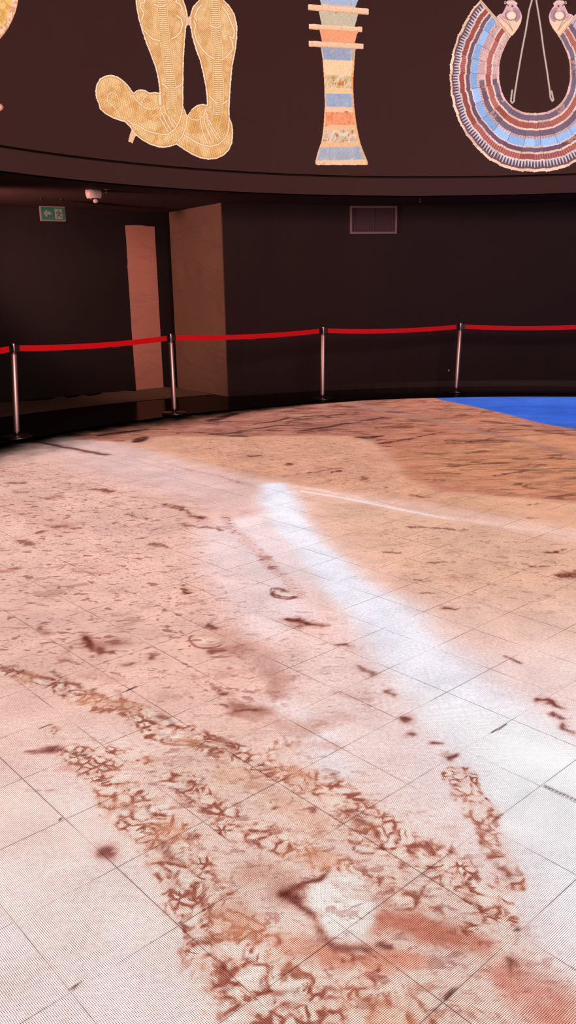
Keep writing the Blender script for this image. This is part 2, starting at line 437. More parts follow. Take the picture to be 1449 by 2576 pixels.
    flatsand = poly([(1220, 1095), (1330, 1085), (1449, 1100), (1700, 1150), (1700, 1165), (1449, 1140), (1330, 1115)], 0.2)
    lay((204, 142, 110), 0.8 * flatsand); mask[:, 2] *= 1 - 0.6 * flatsand
    gravel = line([(840, 1006), (960, 1030), (1110, 1062), (1220, 1088), (1330, 1112), (1449, 1150), (1700, 1210)], [20, 22, 20, 16, 14, 12, 10], 0.7)
    lay((168, 124, 112), 0.85 * gravel); mask[:, 2] *= 1 - 0.7 * gravel; mask[:, 1] = np.maximum(mask[:, 1], 0.8 * gravel)
    ridge = line([(350, 1101), (480, 1080), (600, 1060), (760, 1032)], [10, 14, 14, 12], 0.8)
    mask[:, 2] = np.maximum(mask[:, 2], ridge)
    # water
    water = poly([(1060, 994), (1250, 940), (1800, 940), (1800, 1160), (1560, 1100), (1449, 1079), (1400, 1072), (1350, 1062), (1290, 1046), (1230, 1031), (1180, 1020), (1120, 1008)], 0.03, False)
    lay((62, 98, 196), water); mask[:, 2] *= 1 - water; mask[:, 1] *= 1 - water; mask[:, 3] *= 1 - 0.8 * water
    lay((48, 84, 182), 0.5 * water * sstep(0.45, 0.65, fbm(x * .8, y * 3, 41)))
    # pale track
    tr = line([(745, 1224), (850, 1240), (960, 1270), (1080, 1297), (1200, 1312), (1330, 1330), (1449, 1346), (1700, 1390)], [8, 13, 17, 17, 17, 15, 13, 13], 0.5)
    lay((226, 188, 175), 0.95 * tr)
    tr2 = line([(760, 1236), (850, 1250), (940, 1268), (1040, 1288), (1140, 1306)], [4, 5, 6, 5, 2], 0.6, False)
    lay((228, 212, 216), tr2)
    # white drift running towards the viewer
    drift = line([(690, 1222), (700, 1262), (745, 1340), (835, 1440), (940, 1530), (1040, 1640), (1160, 1760), (1310, 1900), (1480, 2080), (1650, 2280)],
                 [36, 52, 52, 66, 92, 122, 156, 200, 220, 230], 0.7)
    lay((229, 222, 234), 0.95 * drift)
    pale = poly([(500, 1320), (660, 1290), (760, 1420), (800, 1560), (700, 1620), (620, 1600), (540, 1500), (495, 1400)], 0.10)
    lay((232, 212, 218), 0.75 * pale)
    lay((230, 206, 205), 0.7 * poly([(760, 1560), (900, 1640), (1240, 1990), (1340, 2260), (1250, 2280), (1000, 2060), (760, 1900), (700, 1780)], 0.2))
    lay((230, 206, 206), 0.7 * poly([(1180, 1640), (1700, 1620), (1700, 2000), (1449, 1880), (1290, 1760)], 0.25))
    lay((232, 226, 229), 0.8 * poly([(1050, 1740), (1300, 1800), (1700, 2000), (1700, 2500), (1449, 2260), (1320, 2080), (1180, 1900)], 0.10))
    lay((236, 222, 226), 0.6 * line([(700, 1760), (790, 1850), (850, 1950)], [40, 50, 40], 0.8))
    # speckled stony ground on the left
    speck = poly([(-300, 1150), (120, 1165), (480, 1270), (520, 1400), (640, 1600), (720, 1760), (560, 1800), (250, 1720), (-300, 1640)], 0.35)
    mask[:, 1] = np.maximum(mask[:, 1], 0.95 * speck)
    lay((222, 176, 164), 0.55 * speck)
    mask[:, 1] = np.maximum(mask[:, 1], 0.55 * poly([(800, 1260), (1700, 1400), (1700, 1560), (1200, 1540), (950, 1440)], 0.3))
    mask[:, 1] = np.maximum(mask[:, 1], 0.85 * poly([(380, 1100), (900, 1100), (1020, 1220), (1300, 1290), (760, 1215), (560, 1175)], 0.2))
    mask[:, 1] = np.maximum(mask[:, 1], 0.5 * poly([(780, 1500), (880, 1560), (1000, 1760), (820, 1850), (640, 1760), (640, 1560)], 0.2))
    mask[:, 1] = np.maximum(mask[:, 1], 0.65 * poly([(150, 1860), (560, 1820), (1000, 1980), (1330, 2250), (1600, 2700), (700, 2700), (450, 2260)], 0.2))
    mask[:, 1] *= 1 - 0.85 * np.clip(drift + tr, 0, 1)
    for pts, w in (([(-20, 1185), (60, 1195), (140, 1212), (250, 1232), (300, 1245)], [12, 16, 14, 12, 8]), ([(330, 1250), (450, 1280), (510, 1310)], [5, 7, 8]), ([(480, 1300), (560, 1330)], [14, 18]),
                   ([(310, 1152), (430, 1182)], [3, 4]), ([(420, 1170), (560, 1200), (640, 1225)], [4, 8, 8]), ([(90, 1108), (268, 1146)], [2, 3]), ([(20, 1260), (160, 1330)], [40, 50]), ([(180, 1395), (260, 1440)], [16, 20]), ([(560, 1300), (700, 1440), (760, 1500)], [14, 16, 18])):
        mask[:, 1] = np.maximum(mask[:, 1], line(pts, w, 0.8)); lay((206, 152, 142), 0.35 * line(pts, w, 0.8))
    # bands of rubble
    rub = line([(-60, 1665), (60, 1700), (190, 1745), (330, 1790), (470, 1850), (560, 1890)], [22, 26, 30, 46, 44, 40], 0.5)
    rub = np.maximum(rub, line([(560, 1890), (700, 1945), (820, 1990), (920, 2060), (1040, 2130), (1150, 2200), (1270, 2290)], [42, 44, 50, 60, 62, 58, 46], 0.5))
    rub = np.maximum(rub, line([(180, 1890), (260, 1940), (340, 2030), (430, 2130), (490, 2240), (560, 2340), (640, 2460), (720, 2600)], [40, 50, 60, 78, 84, 96, 110, 130], 0.35))
    rub = np.maximum(rub, line([(440, 1960), (560, 2050), (680, 2110), (820, 2170), (960, 2230), (1100, 2290)], [40, 44, 46, 44, 40, 30], 0.6))
    rub = np.maximum(rub, 0.8 * line([(1150, 1940), (1210, 2030), (1230, 2120), (1280, 2220)], [30, 40, 40, 36], 0.6))
    rub = np.maximum(rub, 0.6 * line([(880, 2480), (1000, 2520), (1150, 2560)], [80, 90, 90], 0.8))
    rub = np.maximum(rub, 0.55 * sstep(0.56, 0.70, n4 * 0.6 + n1 * 0.4) * poly([(-60, 1640), (500, 1780), (1000, 1950), (1330, 2200), (1600, 2700), (640, 2700), (420, 2240), (150, 1900), (-60, 1760)], 0.2))
    rub = np.clip(rub * sstep(0.15, 0.5, rub + (n6 - 0.5) * 1.3) + 0.8 * sstep(0.62, 0.75, n4) * sstep(0.05, 0.4, rub), 0, 1)
    mask[:, 0] = rub
    lay((218, 176, 160), 0.45 * rub)
    # big soft stains
    def stain(pts, w, c, f, soft=0.8): lay(c, f * line(pts, w, soft, True, True) * (0.65 + 0.5 * sstep(0.38, 0.58, n4 * 0.5 + n5 * 0.5)))
    stain([(560, 1610), (640, 1650), (690, 1700), (690, 1750)], [50, 40, 30, 20], (190, 142, 132), 0.75)
    stain([(600, 1775), (650, 1790)], [22, 26], (150, 96, 86), 0.75)
    stain([(580, 1795), (640, 1815)], [14, 10], (176, 122, 112), 0.7)
    stain([(720, 1560), (800, 1600)], [20, 30], (206, 168, 160), 0.5)
    stain([(640, 1800), (760, 1830), (860, 1810)], [30, 40, 20], (200, 156, 142), 0.6)
    stain([(250, 1625), (290, 1615)], [24, 30], (160, 112, 102), 0.75)
    stain([(480, 1615), (560, 1600)], [20, 22], (214, 160, 138), 0.6)
    stain([(230, 1700), (290, 1710)], [22, 20], (196, 146, 132), 0.6)
    stain([(400, 1750), (430, 1760)], [18, 18], (198, 152, 140), 0.6)
    stain([(85, 1890), (140, 1880)], [8, 14], (118, 60, 54), 0.85)
    stain([(150, 1935), (200, 1930)], [16, 18], (186, 122, 108), 0.6)
    stain([(180, 1898), (198, 1897)], [7, 7], (80, 48, 46), 0.85)
    stain([(970, 2310), (1080, 2330), (1200, 2370)], [34, 44, 36], (186, 112, 92), 0.75)
    stain([(700, 2380), (900, 2400), (1050, 2420)], [26, 36, 26], (198, 128, 104), 0.7)
    stain([(1290, 2460), (1400, 2540), (1449, 2600)], [40, 60, 60], (196, 126, 110), 0.7)
    stain([(640, 2190), (720, 2210)], [30, 26], (196, 142, 122), 0.6)
    stain([(560, 1950), (640, 1970)], [34, 30], (206, 156, 128), 0.55)
    stain([(700, 2010), (800, 2080)], [30, 30], (206, 160, 136), 0.5)
    stain([(750, 1870), (840, 1880)], [18, 22], (204, 158, 144), 0.5)
    stain([(840, 1740), (920, 1755)], [14, 16], (200, 156, 150), 0.6)
    stain([(1410, 1445), (1470, 1440)], [10, 14], (150, 96, 82), 0.7)
    stain([(-20, 1440), (30, 1436)], [10, 8], (190, 110, 104), 0.7)
    stain([(120, 1430), (165, 1425)], [8, 9], (186, 128, 116), 0.7)
    stain([(190, 1435), (245, 1440)], [7, 8], (190, 132, 120), 0.6)
    stain([(175, 1480), (215, 1472)], [10, 9], (176, 120, 110), 0.7)
    stain([(440, 1525), (480, 1518)], [9, 8], (170, 108, 98), 0.7)
    # single stones with a dark lee side
    for sx, sy, rx, ry in ((525, 1612, 46, 20), (432, 2140, 34, 28), (722, 1496, 40, 11), (455, 1858, 50, 18), (600, 2440, 30, 32), (668, 2392, 38, 28), (472, 2222, 36, 26), (560, 2320, 34, 26), (395, 2030, 26, 18), (930, 2130, 30, 16), (1090, 2235, 26, 18), (700, 2470, 40, 34)):
        lay((240, 220, 208), 0.55 * line([(sx - rx * 0.35, sy), (sx + rx * 0.35, sy)], [ry * 0.8, ry * 0.8], 0.5))
        lay((120, 54, 42), 0.8 * line([(sx + rx * math.cos(math.radians(t)), sy + ry * math.sin(math.radians(t))) for t in range(40, 226, 15)], list(2.2 + 1.6 * np.sin(np.linspace(0, math.pi, 13))), 0.7))
    # boulder in the foreground
    boul = line([(850, 2250), (880, 2300)], [72, 70], 0.25)
    lay((240, 226, 220), 0.95 * boul); mask[:, 0] *= 1 - 0.95 * boul
    # dark strokes: gaps under stones, drips of shadow in the displayed picture
    K = (96, 44, 38)
    for pts, w, f in (
        ([(815, 2190), (770, 2225), (735, 2240)], [3, 6, 10], 0.85), ([(712, 2245), (740, 2260)], [14, 15], 0.95),
        ([(735, 2270), (790, 2310), (800, 2335)], [8, 8, 9], 0.8), ([(800, 2335), (850, 2370), (930, 2380)], [8, 12, 10], 0.55),
        ([(975, 2370), (1000, 2385)], [8, 6], 0.7), ([(212, 1603), (222, 1625)], [8, 9], 0.9), ([(225, 1628), (255, 1646), (280, 1640)], [7, 6, 4], 0.65),
        ([(462, 1478), (485, 1490), (500, 1491)], [3, 4, 2], 0.9), ([(540, 1725), (575, 1748)], [3, 6], 0.75), ([(560, 1775), (600, 1790), (650, 1783)], [3, 6, 3], 0.7),
        ([(730, 1553), (760, 1562)], [5, 9], 0.9), ([(770, 1571), (825, 1575)], [7, 4], 0.85), ([(690, 1495), (715, 1505), (740, 1503)], [3, 3, 2], 0.7),
        ([(685, 1490), (700, 1482), (730, 1490)], [2, 3, 2], 0.6), ([(1008, 1807), (1022, 1806)], [8, 8], 0.85), ([(1030, 1842), (1040, 1845)], [6, 5], 0.7),
        ([(1090, 1866), (1108, 1868)], [5, 4], 0.75), ([(1120, 1907), (1140, 1897)], [6, 4], 0.8), ([(970, 1735), (985, 1750)], [5, 5], 0.6),
        ([(905, 1680), (935, 1700)], [6, 7], 0.5), ([(850, 1626), (880, 1622)], [5, 4], 0.7), ([(1120, 1530), (1150, 1532), (1165, 1529)], [4, 3, 1], 0.85),
        ([(1262, 1650), (1290, 1662), (1315, 1670)], [3, 4, 2], 0.75), ([(1355, 1766), (1380, 1766), (1412, 1778)], [3, 7, 5], 0.85), ([(1385, 1795), (1400, 1808)], [5, 6], 0.7),
        ([(1415, 1825), (1440, 1845)], [4, 5], 0.65), ([(1375, 1387), (1400, 1388), (1415, 1386)], [3, 5, 2], 0.9), ([(1340, 1426), (1370, 1428)], [3, 3], 0.7),
        ([(1400, 1448), (1449, 1442)], [4, 6], 0.8), ([(975, 1390), (1000, 1391)], [3, 2], 0.7), ([(1045, 1455), (1065, 1458)], [2, 3], 0.6), ([(1075, 1416), (1100, 1418)], [2, 3], 0.6),
        ([(1085, 1415), (1140, 1413)], [2, 2], 0.5), ([(1050, 1490), (1090, 1494)], [2, 2], 0.5), ([(1020, 1325), (1100, 1330), (1180, 1335)], [2, 3, 2], 0.6),
        ([(1035, 1246), (1075, 1250)], [2, 4], 0.7), ([(640, 1147), (650, 1146)], [4, 3], 0.9), ([(725, 1169), (735, 1166)], [3, 3], 0.8), ([(832, 1188), (850, 1185)], [2, 3], 0.8),
        ([(346, 1110), (352, 1105), (368, 1100)], [4, 4.5, 3], 0.95), ([(250, 1096), (300, 1089), (370, 1080)], [2, 4.5, 2], 0.95), ([(528, 1058), (560, 1049), (608, 1037)], [4, 5, 2], 0.92),
        ([(480, 1084), (530, 1092), (620, 1098)], [2, 3, 2], 0.6), ([(905, 1100), (925, 1101), (955, 1097)], [3, 5, 2], 0.95), ([(960, 1115), (1010, 1108), (1110, 1088)], [4, 3, 1.5], 0.9),
        ([(755, 1084), (830, 1073), (965, 1050)], [1.5, 3, 2], 0.85), ([(730, 1060), (810, 1048), (895, 1038)], [2, 2, 2], 0.85), ([(600, 1085), (690, 1072), (780, 1066)], [2, 2, 2], 0.7),
        ([(630, 1070), (700, 1058), (725, 1050)], [2, 2, 2], 0.7), ([(560, 1090), (640, 1084), (724, 1082)], [2, 2, 2], 0.6), ([(740, 1052), (800, 1046), (830, 1050)], [2, 4, 2], 0.8),
        ([(1240, 1198), (1310, 1186), (1375, 1168)], [2, 2, 2], 0.75), ([(1310, 1172), (1370, 1168)], [2, 2], 0.6), ([(1180, 1112), (1260, 1100), (1320, 1096)], [2, 2, 2], 0.5),
        ([(1220, 1060), (1280, 1066), (1330, 1072)], [3, 4, 3], 0.55), ([(1350, 1084), (1420, 1092)], [3, 3], 0.55), ([(980, 1036), (1040, 1040)], [3, 2], 0.5),
        ([(770, 1190), (830, 1180), (852, 1178)], [1.5, 2, 1.5], 0.6), ([(915, 1200), (922, 1210)], [3, 3], 0.6), ([(1325, 1270), (1360, 1268)], [2, 2], 0.6), ([(1330, 1305), (1345, 1304)], [2, 2], 0.7),
        ([(85, 1110), (150, 1122), (200, 1132), (268, 1144)], [2, 2, 2.5, 2], 0.65), ([(20, 1214), (60, 1215)], [3, 3], 0.7), ([(40, 1240), (70, 1238)], [2.5, 2], 0.75),
        ([(120, 1256), (145, 1246)], [4, 3], 0.5), ([(145, 1324), (160, 1326)], [4, 3], 0.65), ([(95, 1340), (110, 1337)], [3, 3], 0.6), ([(165, 1332), (195, 1330)], [2, 2], 0.6),
        ([(60, 1362), (80, 1370)], [5, 6], 0.5), ([(485, 1300), (505, 1304)], [4, 4], 0.8), ([(510, 1325), (560, 1335)], [3, 2], 0.7), ([(460, 1317), (470, 1322)], [3, 3], 0.7),
        ([(420, 1268), (460, 1280), (480, 1290)], [2, 3, 3], 0.65), ([(320, 1293), (370, 1305)], [2, 3], 0.5), ([(250, 1230), (285, 1236)], [4, 3], 0.7),
        ([(480, 1322), (545, 1330)], [2, 2], 0.5), ([(385, 1370), (415, 1378)], [4, 3], 0.6), ([(375, 1645), (385, 1660)], [4, 4], 0.6), ([(315, 1676), (335, 1672)], [5, 5], 0.5),
        ([(95, 1578), (105, 1590)], [6, 5], 0.45), ([(525, 1575), (530, 1585)], [5, 5], 0.7), ([(545, 1640), (570, 1633)], [6, 4], 0.6), ([(395, 2120), (440, 2165), (460, 2170)], [5, 6, 4], 0.6),
        ([(400, 2100), (415, 2080)], [4, 4], 0.5), ([(255, 2150), (270, 2160)], [12, 10], 0.7), ([(585, 2425), (610, 2430)], [10, 9], 0.75), ([(575, 2440), (600, 2470)], [5, 5], 0.65),
        ([(870, 2050), (900, 2070), (960, 2095)], [5, 6, 4], 0.65), ([(1200, 2120), (1220, 2090)], [6, 5], 0.7), ([(1240, 2065), (1260, 2040)], [4, 4], 0.5), ([(1250, 2170), (1280, 2200)], [5, 5], 0.65),
        ([(1285, 2415), (1295, 2440)], [9, 7], 0.6), ([(760, 2030), (780, 2045)], [4, 4], 0.5), ([(430, 1862), (500, 1880), (540, 1890)], [4, 4, 4], 0.5), ([(130, 1690), (200, 1730), (270, 1757)], [4, 4, 3], 0.55),
        ([(0, 1680), (60, 1695), (120, 1712)], [5, 5, 4], 0.6), ([(400, 1795), (440, 1818)], [5, 4], 0.55), ([(540, 1860), (590, 1895)], [6, 6], 0.5), ([(60, 2000), (140, 1985)], [2, 2], 0.25)):
        farm = pts[0][1] <= 1110
        ks = [min(6.0, math.hypot(*[float(v) for v in at_z(*p)]) / CAMZ) ** (0.72 if farm else 0.5) for p in pts]   # strokes lie on the floor: seen foreshortened
        ws = [v * k for v, k in zip(w, ks)]
        lay((168, 112, 98), 0.6 * f * line(pts, [v * 1.9 for v in ws], 0.8, True, True))
        lay((62, 38, 38) if farm else K, f * line(pts, ws, 0.5 if farm else 0.7, True, not farm) * (1.0 if farm else sstep(0.22, 0.46, n7)))
    # dark gaps and dead diodes along the seams of the modules
    for pts, w in (([(150, 2062), (155, 2058)], [3, 3]), ([(1118, 2512), (1142, 2488)], [4, 4]), ([(1300, 2340), (1306, 2336)], [4, 4]), ([(182, 2488), (200, 2474)], [3, 3]), ([(448, 2324), (456, 2320)], [3, 3]),
                   ([(110, 1732), (140, 1718), (150, 1710)], [2, 3, 2]), ([(320, 1737), (345, 1726)], [3, 2]), ([(1240, 1842), (1275, 1822)], [2, 2]), ([(1370, 1977), (1449, 2012)], [2.5, 2.5]), ([(100, 1832), (130, 1822)], [2, 2])):
        lay((58, 26, 26), 0.85 * line(pts, w, 0.6, False))
    # where the displayed image ends: dark towards the rim
    rr = np.hypot(x - CX, y - CY)
    wid = 0.10 + 0.75 * (1 - sstep(-1.6, 1.2, x))
    fade = (1 - sstep(RF - wid * 1.25, RF - 0.04, rr + (n3 - 0.5) * 0.35 * wid)) ** 1.8
    land = (1 - water) * sstep(0.02, 0.14, (col[:, 0] - col[:, 2]) / np.maximum(col[:, 0], 1)); col[:, 1] -= 5 * land; col[:, 2] -= 5 * land
    lin = srgb(*[0, 0, 0]) + np.where(col / 255 <= 0.04045, col / 255 / 12.92, ((col / 255 + 0.055) / 1.055) ** 2.4)
    lin = lin * fade[:, None]; mask[:, :3] *= fade[:, None]
    mask[:, 3] *= fade * (1 - 0.55 * sstep(7.0, 9.5, y))
    idx = np.arange(nx * ny).reshape(ny, nx)
    q = np.stack([idx[:-1, :-1], idx[:-1, 1:], idx[1:, 1:], idx[1:, :-1]], -1).reshape(-1, 4)
    keep = (rr[q].max(1) <= RF)
    q = q[keep]
    used = np.zeros(nx * ny, bool); used[q.ravel()] = True
    remap = np.cumsum(used) - 1
    v = np.c_[x, y, np.zeros(len(x))][used]
    me = quads_mesh('floor', v, remap[q], lin[used], (('mask', mask[used]),))
    a0 = at_z(755, 1084); a1 = at_z(965, 1050)
    cd = math.atan2(float(a1[1] - a0[1]), float(a1[0] - a0[0]))
    o = link('floor', me, floor_material(cd))
    return tag(o, 'round walk-on LED screen floor showing pale desert ground', kind='structure')
led_floor = build_led_floor()

def arc_pts(R, a0, a1, n): return [(CX + R * math.cos(a0 + (a1 - a0) * i / n), CY + R * math.sin(a0 + (a1 - a0) * i / n)) for i in range(n + 1)]
def curved_wall(name, R, th, z0, z1, a0, a1, mat, parent=None, n=160):
    """band whose inner face has radius R, thickness th outwards"""
    bm = bmesh.new(); closed = abs((a1 - a0) - 2 * math.pi) < 1e-6
    cols = []
    m = n if closed else n + 1
    for i in range(m):
        a = a0 + (a1 - a0) * i / n; c, s = math.cos(a), math.sin(a)
        cols.append([bm.verts.new((CX + r * c, CY + r * s, z)) for r, z in ((R, z0), (R, z1), (R + th, z1), (R + th, z0))])
    for i in range(n):
        A = cols[i]; B = cols[(i + 1) % m]
        for k in range(4):
            l = (k + 1) % 4
            bm.faces.new((A[k], A[l], B[l], B[k]))
    if not closed:
        bm.faces.new(cols[0]); bm.faces.new(cols[-1][::-1])
    bmesh.ops.recalc_face_normals(bm, faces=bm.faces)
    return bm_obj(name, bm, mat, parent)
def annulus(name, r0, r1, z, mat, parent=None, n=160, down=False, th=0.04):
    bm = bmesh.new(); A = []
    for i in range(n):
        a = 2 * math.pi * i / n; c, s = math.cos(a), math.sin(a)
        zz = z + th if down else z - th
        A.append([bm.verts.new((CX + r * c, CY + r * s, h)) for r, h in ((r0, z), (r1, z), (r1, zz), (r0, zz))])
    for i in range(n):
        a, b = A[i], A[(i + 1) % n]
        for k in range(4): bm.faces.new((a[k], a[(k + 1) % 4], b[(k + 1) % 4], b[k]))
    bmesh.ops.recalc_face_normals(bm, faces=bm.faces)
    return bm_obj(name, bm, mat, parent)

# polished black floor around the LED floor, down to under the walls
ring = annulus('floor', RF - 0.15, 13.0, -0.004, RING)
tag(ring, 'polished black floor ring between the LED floor and the walls', kind='structure')

# the alcove on the left: jamb, back wall
J0 = on_cyl(569, 996, RW); JA = (float(at_z(569, 996)[0]), float(at_z(569, 996)[1]))
aj = ang(*JA)
JA = (CX + RW * math.cos(aj), CY + RW * math.sin(aj))
JB = tuple(float(v) for v in at_z(447, 975))                      # far end of the jamb face
PB0 = tuple(float(v) for v in at_z(411, 974.5)); PB1 = tuple(float(v) for v in at_z(342, 980.5))
d = np.array(PB1) - np.array(PB0); d /= np.linalg.norm(d)
BW0 = np.array(PB0) - d * 0.6; BW1 = np.array(PB0) + d * 7.5
ndir = np.array([-d[1], d[0]]);
if ndir @ (np.array([CX, CY]) - BW0) < 0: ndir = -ndir            # towards the hall
def slab(name, p, q, th, z0, z1, mat, away, parent=None):
    p = np.array(p); q = np.array(q); away = np.array(away)
    bm = bmesh.new(); pts = [p, q, q + away * th, p + away * th]
    lo = [bm.verts.new((a[0], a[1], z0)) for a in pts]; hi = [bm.verts.new((a[0], a[1], z1)) for a in pts]
    bm.faces.new(lo); bm.faces.new(hi)
    for i in range(4): bm.faces.new((lo[i], lo[(i + 1) % 4], hi[(i + 1) % 4], hi[i]))
    bmesh.ops.recalc_face_normals(bm, faces=bm.faces)
    return bm_obj(name, bm, mat, parent)
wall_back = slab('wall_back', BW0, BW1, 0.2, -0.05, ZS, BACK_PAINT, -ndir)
tag(wall_back, 'black painted back wall of the recess on the left', kind='structure')
# bare concrete patch left unpainted on the back wall: ragged painted edges
def bare_patch():
    bm = bmesh.new()
    def pt(px, py):                                               # pixel -> point on the plane of the back wall
        a, b, c = (float(v) for v in ray(px, py)); n = ndir
        t = (BW0 @ n) / (a * n[0] + b * n[1])
        return np.array([a * t, b * t, CAMZ + c * t])
    left = [(314.5, 567), (316, 585), (318, 610), (319.5, 640), (321, 660), (320, 674), (322, 678), (324, 720), (328, 780), (331, 830), (335, 885), (338, 918), (337, 921), (339.5, 924), (340.5, 950), (342.5, 982)]
    rightp = [(388.5, 570), (391, 620), (394, 670), (397, 720), (400, 780), (403.5, 840), (406, 890), (408.5, 935), (411.5, 976)]
    top = [(340, 566.5), (356, 567), (370, 569)]
    ring_ = left + rightp[::-1] + top[::-1]
    P = [pt(*p) for p in ring_]
    n3 = np.array([ndir[0], ndir[1], 0])
    f = [bm.verts.new(p + n3 * 0.004) for p in P]; g = [bm.verts.new(p + n3 * 0.0005) for p in P]
    bm.faces.new(f)
    for i in range(len(P)): bm.faces.new((f[i], g[i], g[(i + 1) % len(P)], f[(i + 1) % len(P)]))
    bmesh.ops.triangulate(bm, faces=[q for q in bm.faces if len(q.verts) > 4])
    bmesh.ops.recalc_face_normals(bm, faces=bm.faces)
    return bm_obj('bare_concrete_patch', bm, CONC_PATCH, wall_back)
tag(bare_patch(), 'tall strip of bare pinkish concrete')
jd = np.array(JB) - np.array(JA); jl = np.linalg.norm(jd); jd /= jl
jn = np.array([jd[1], -jd[0]])
if jn @ (np.array([-3, 9]) - np.array(JA)) < 0: jn = -jn           # towards the recess
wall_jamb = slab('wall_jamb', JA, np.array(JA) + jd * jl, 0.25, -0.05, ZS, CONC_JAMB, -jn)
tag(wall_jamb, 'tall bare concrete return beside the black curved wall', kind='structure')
# curved black wall, from the jamb round the hall to the other side of the recess
AOPEN = math.radians(52)
wall_right = curved_wall('wall_right', RW, 0.22, -0.05, ZS, aj + AOPEN - 2 * math.pi, aj - 0.002, BLACK_PAINT)
tag(wall_right, 'black curved wall behind the rope barrier', kind='structure')
base_b = curved_wall('baseboard_right', RW - 0.014, 0.016, -0.004, 0.085, aj + AOPEN - 2 * math.pi, aj - 0.003, simple('black_baseboard', (0.022, 0.014, 0.013), 0.35, spec=0.4, var=0.2))
tag(base_b, kind='structure')
# unpainted strip of floor in the recess
def bare_floor():
    jag = [(447, 975), (411, 974), (343, 981), (340, 984), (325, 983), (311, 983), (300, 985), (285, 986), (258, 987.5), (251, 992), (225, 996), (215, 994), (205, 993), (193, 998), (170, 1001), (159, 997), (143, 998), (130, 1004), (113, 1006), (80, 1008.5), (48, 1008), (20, 1012), (0, 1012), (-60, 1018), (-160, 1024)]
    back = [tuple(float(v) for v in at_z(*p)) for p in jag]
    a1 = ang(*at_z(-160, 1060))
    front = arc_pts(8.22, aj + 0.012, a1, 40)
    bm = bmesh.new(); P = back + front[::-1]
    f = [bm.verts.new((p[0], p[1], 0.000)) for p in P]
    fc = bm.faces.new(f); bmesh.ops.triangulate(bm, faces=[fc]); bmesh.ops.recalc_face_normals(bm, faces=bm.faces)
    return bm_obj('bare_concrete_strip', bm, CONC_FLOOR, ring)
tag(bare_floor(), 'ragged strip of unpainted concrete floor')

# ceiling: soffit behind the fascia, roof over the hall
soffit = annulus('ceiling', RV + 0.02, 13.0, ZS, SOFFIT_PAINT, down=True, th=0.12)
tag(soffit, 'low dark soffit behind the fascia', kind='structure')
roof = annulus('ceiling', 0.0001, RV + 0.4, ZTOP, SOFFIT_PAINT, down=True, th=0.2)
tag(roof, 'dark ceiling over the round hall', kind='structure')
fascia = curved_wall('trim_1', RV, 0.12, ZS, ZG0, 0, 2 * math.pi, FASCIA_PAINT, n=240)
tag(fascia, 'dark curved fascia under the video wall', kind='structure')
gapb = curved_wall('trim_2', RV + 0.05, 0.07, ZG0, ZG1, 0, 2 * math.pi, GAP, n=240)
tag(gapb, 'black shadow gap between fascia and video wall', kind='structure')

# ================================================================== VIDEO WALL
video_wall = empty('video_wall', (CX, CY, ZG1))
tag(video_wall, 'tall curved dark video wall showing gold sandals, a banded pillar and a jewelled collar', 'video wall')
inv = Matrix.Translation((-CX, -CY, -ZG1))
scr = curved_wall('screen', RV, 0.12, ZG1, ZTOP, 0, 2 * math.pi, SCREEN, n=240)
scr.data.transform(inv); scr.parent = video_wall

def picture(name, box, paint, label, parent=video_wall, step=0.0045, off=0.004):
    """a picture shown on the screen: cells of the curved screen that are lit; paint(px, py) -> colour 0..255 and coverage"""
    (xa, ya, xb, yb) = box
    cs = [on_cyl(np.array([a]), np.array([b]), RV) for a, b in ((xa, ya), (xb, ya), (xa, yb), (xb, yb), ((xa + xb) / 2, yb), ((xa + xb) / 2, ya))]
    aa = [math.atan2(float(c[1][0]) - CY, float(c[0][0]) - CX) for c in cs]; zz = [float(c[2][0]) for c in cs]
    na = int((max(aa) - min(aa)) * RV / step) + 2; nz = int((max(zz) - min(zz)) / step) + 2
    A, Z = np.meshgrid(np.linspace(max(aa), min(aa), na), np.linspace(max(min(zz), ZG1 + 0.003), max(zz), nz))
    R = RV - off
    x = CX + R * np.cos(A.ravel()); y = CY + R * np.sin(A.ravel()); z = Z.ravel()
    px, py = project(x, y, z)
    col, cov = paint(px, py)
    idx = np.arange(na * nz).reshape(nz, na)
    q = np.stack([idx[:-1, :-1], idx[:-1, 1:], idx[1:, 1:], idx[1:, :-1]], -1).reshape(-1, 4)
    q = q[cov[q].sum(1) >= 2]
    used = np.zeros(na * nz, bool); used[q.ravel()] = True; remap = np.cumsum(used) - 1
    c = np.clip(col[used], 0, 255) / 255.0
    lin = np.where(c <= 0.04045, c / 12.92, ((c + 0.055) / 1.055) ** 2.4)
    v = np.c_[x - CX, y - CY, z - ZG1][used]
    me = quads_mesh(name, v, remap[q], lin)
    o = link(name, me, PICTURE, parent)
    if label: o['label'] = label
    return o
def lerp_(c, d, f): return c * (1 - f[:, None]) + np.array(d, float)[None, :] * f[:, None]

# ---- the gold sandals (measured on a 3.813x enlargement that starts at x = 230)
SOLE_L = [(430, -480), (360, -330), (372, -160), (425, 0), (430, 60), (450, 170), (480, 280), (520, 400), (570, 530), (615, 650), (640, 760), (652, 850), (655, 900), (660, 1000), (720, 1120), (790, 1190), (850, 1140), (880, 1020), (880, 850), (882, 700), (885, 550), (895, 400), (905, 280), (920, 200), (920, 130), (905, 60), (880, 0), (860, -160), (850, -330), (760, -470), (600, -560)]
SOLE_R = [(1030, 0), (975, 60), (945, 150), (948, 250), (965, 350), (1000, 470), (1040, 580), (1070, 700), (1090, 800), (1105, 900), (1110, 1000), (1120, 1120), (1180, 1240), (1240, 1270), (1300, 1200), (1322, 1100), (1325, 1000), (1330, 900), (1340, 760), (1355, 620), (1380, 500), (1395, 380), (1398, 250), (1375, 140), (1330, 60), (1270, 0), (1180, -40), (1100, -40)]
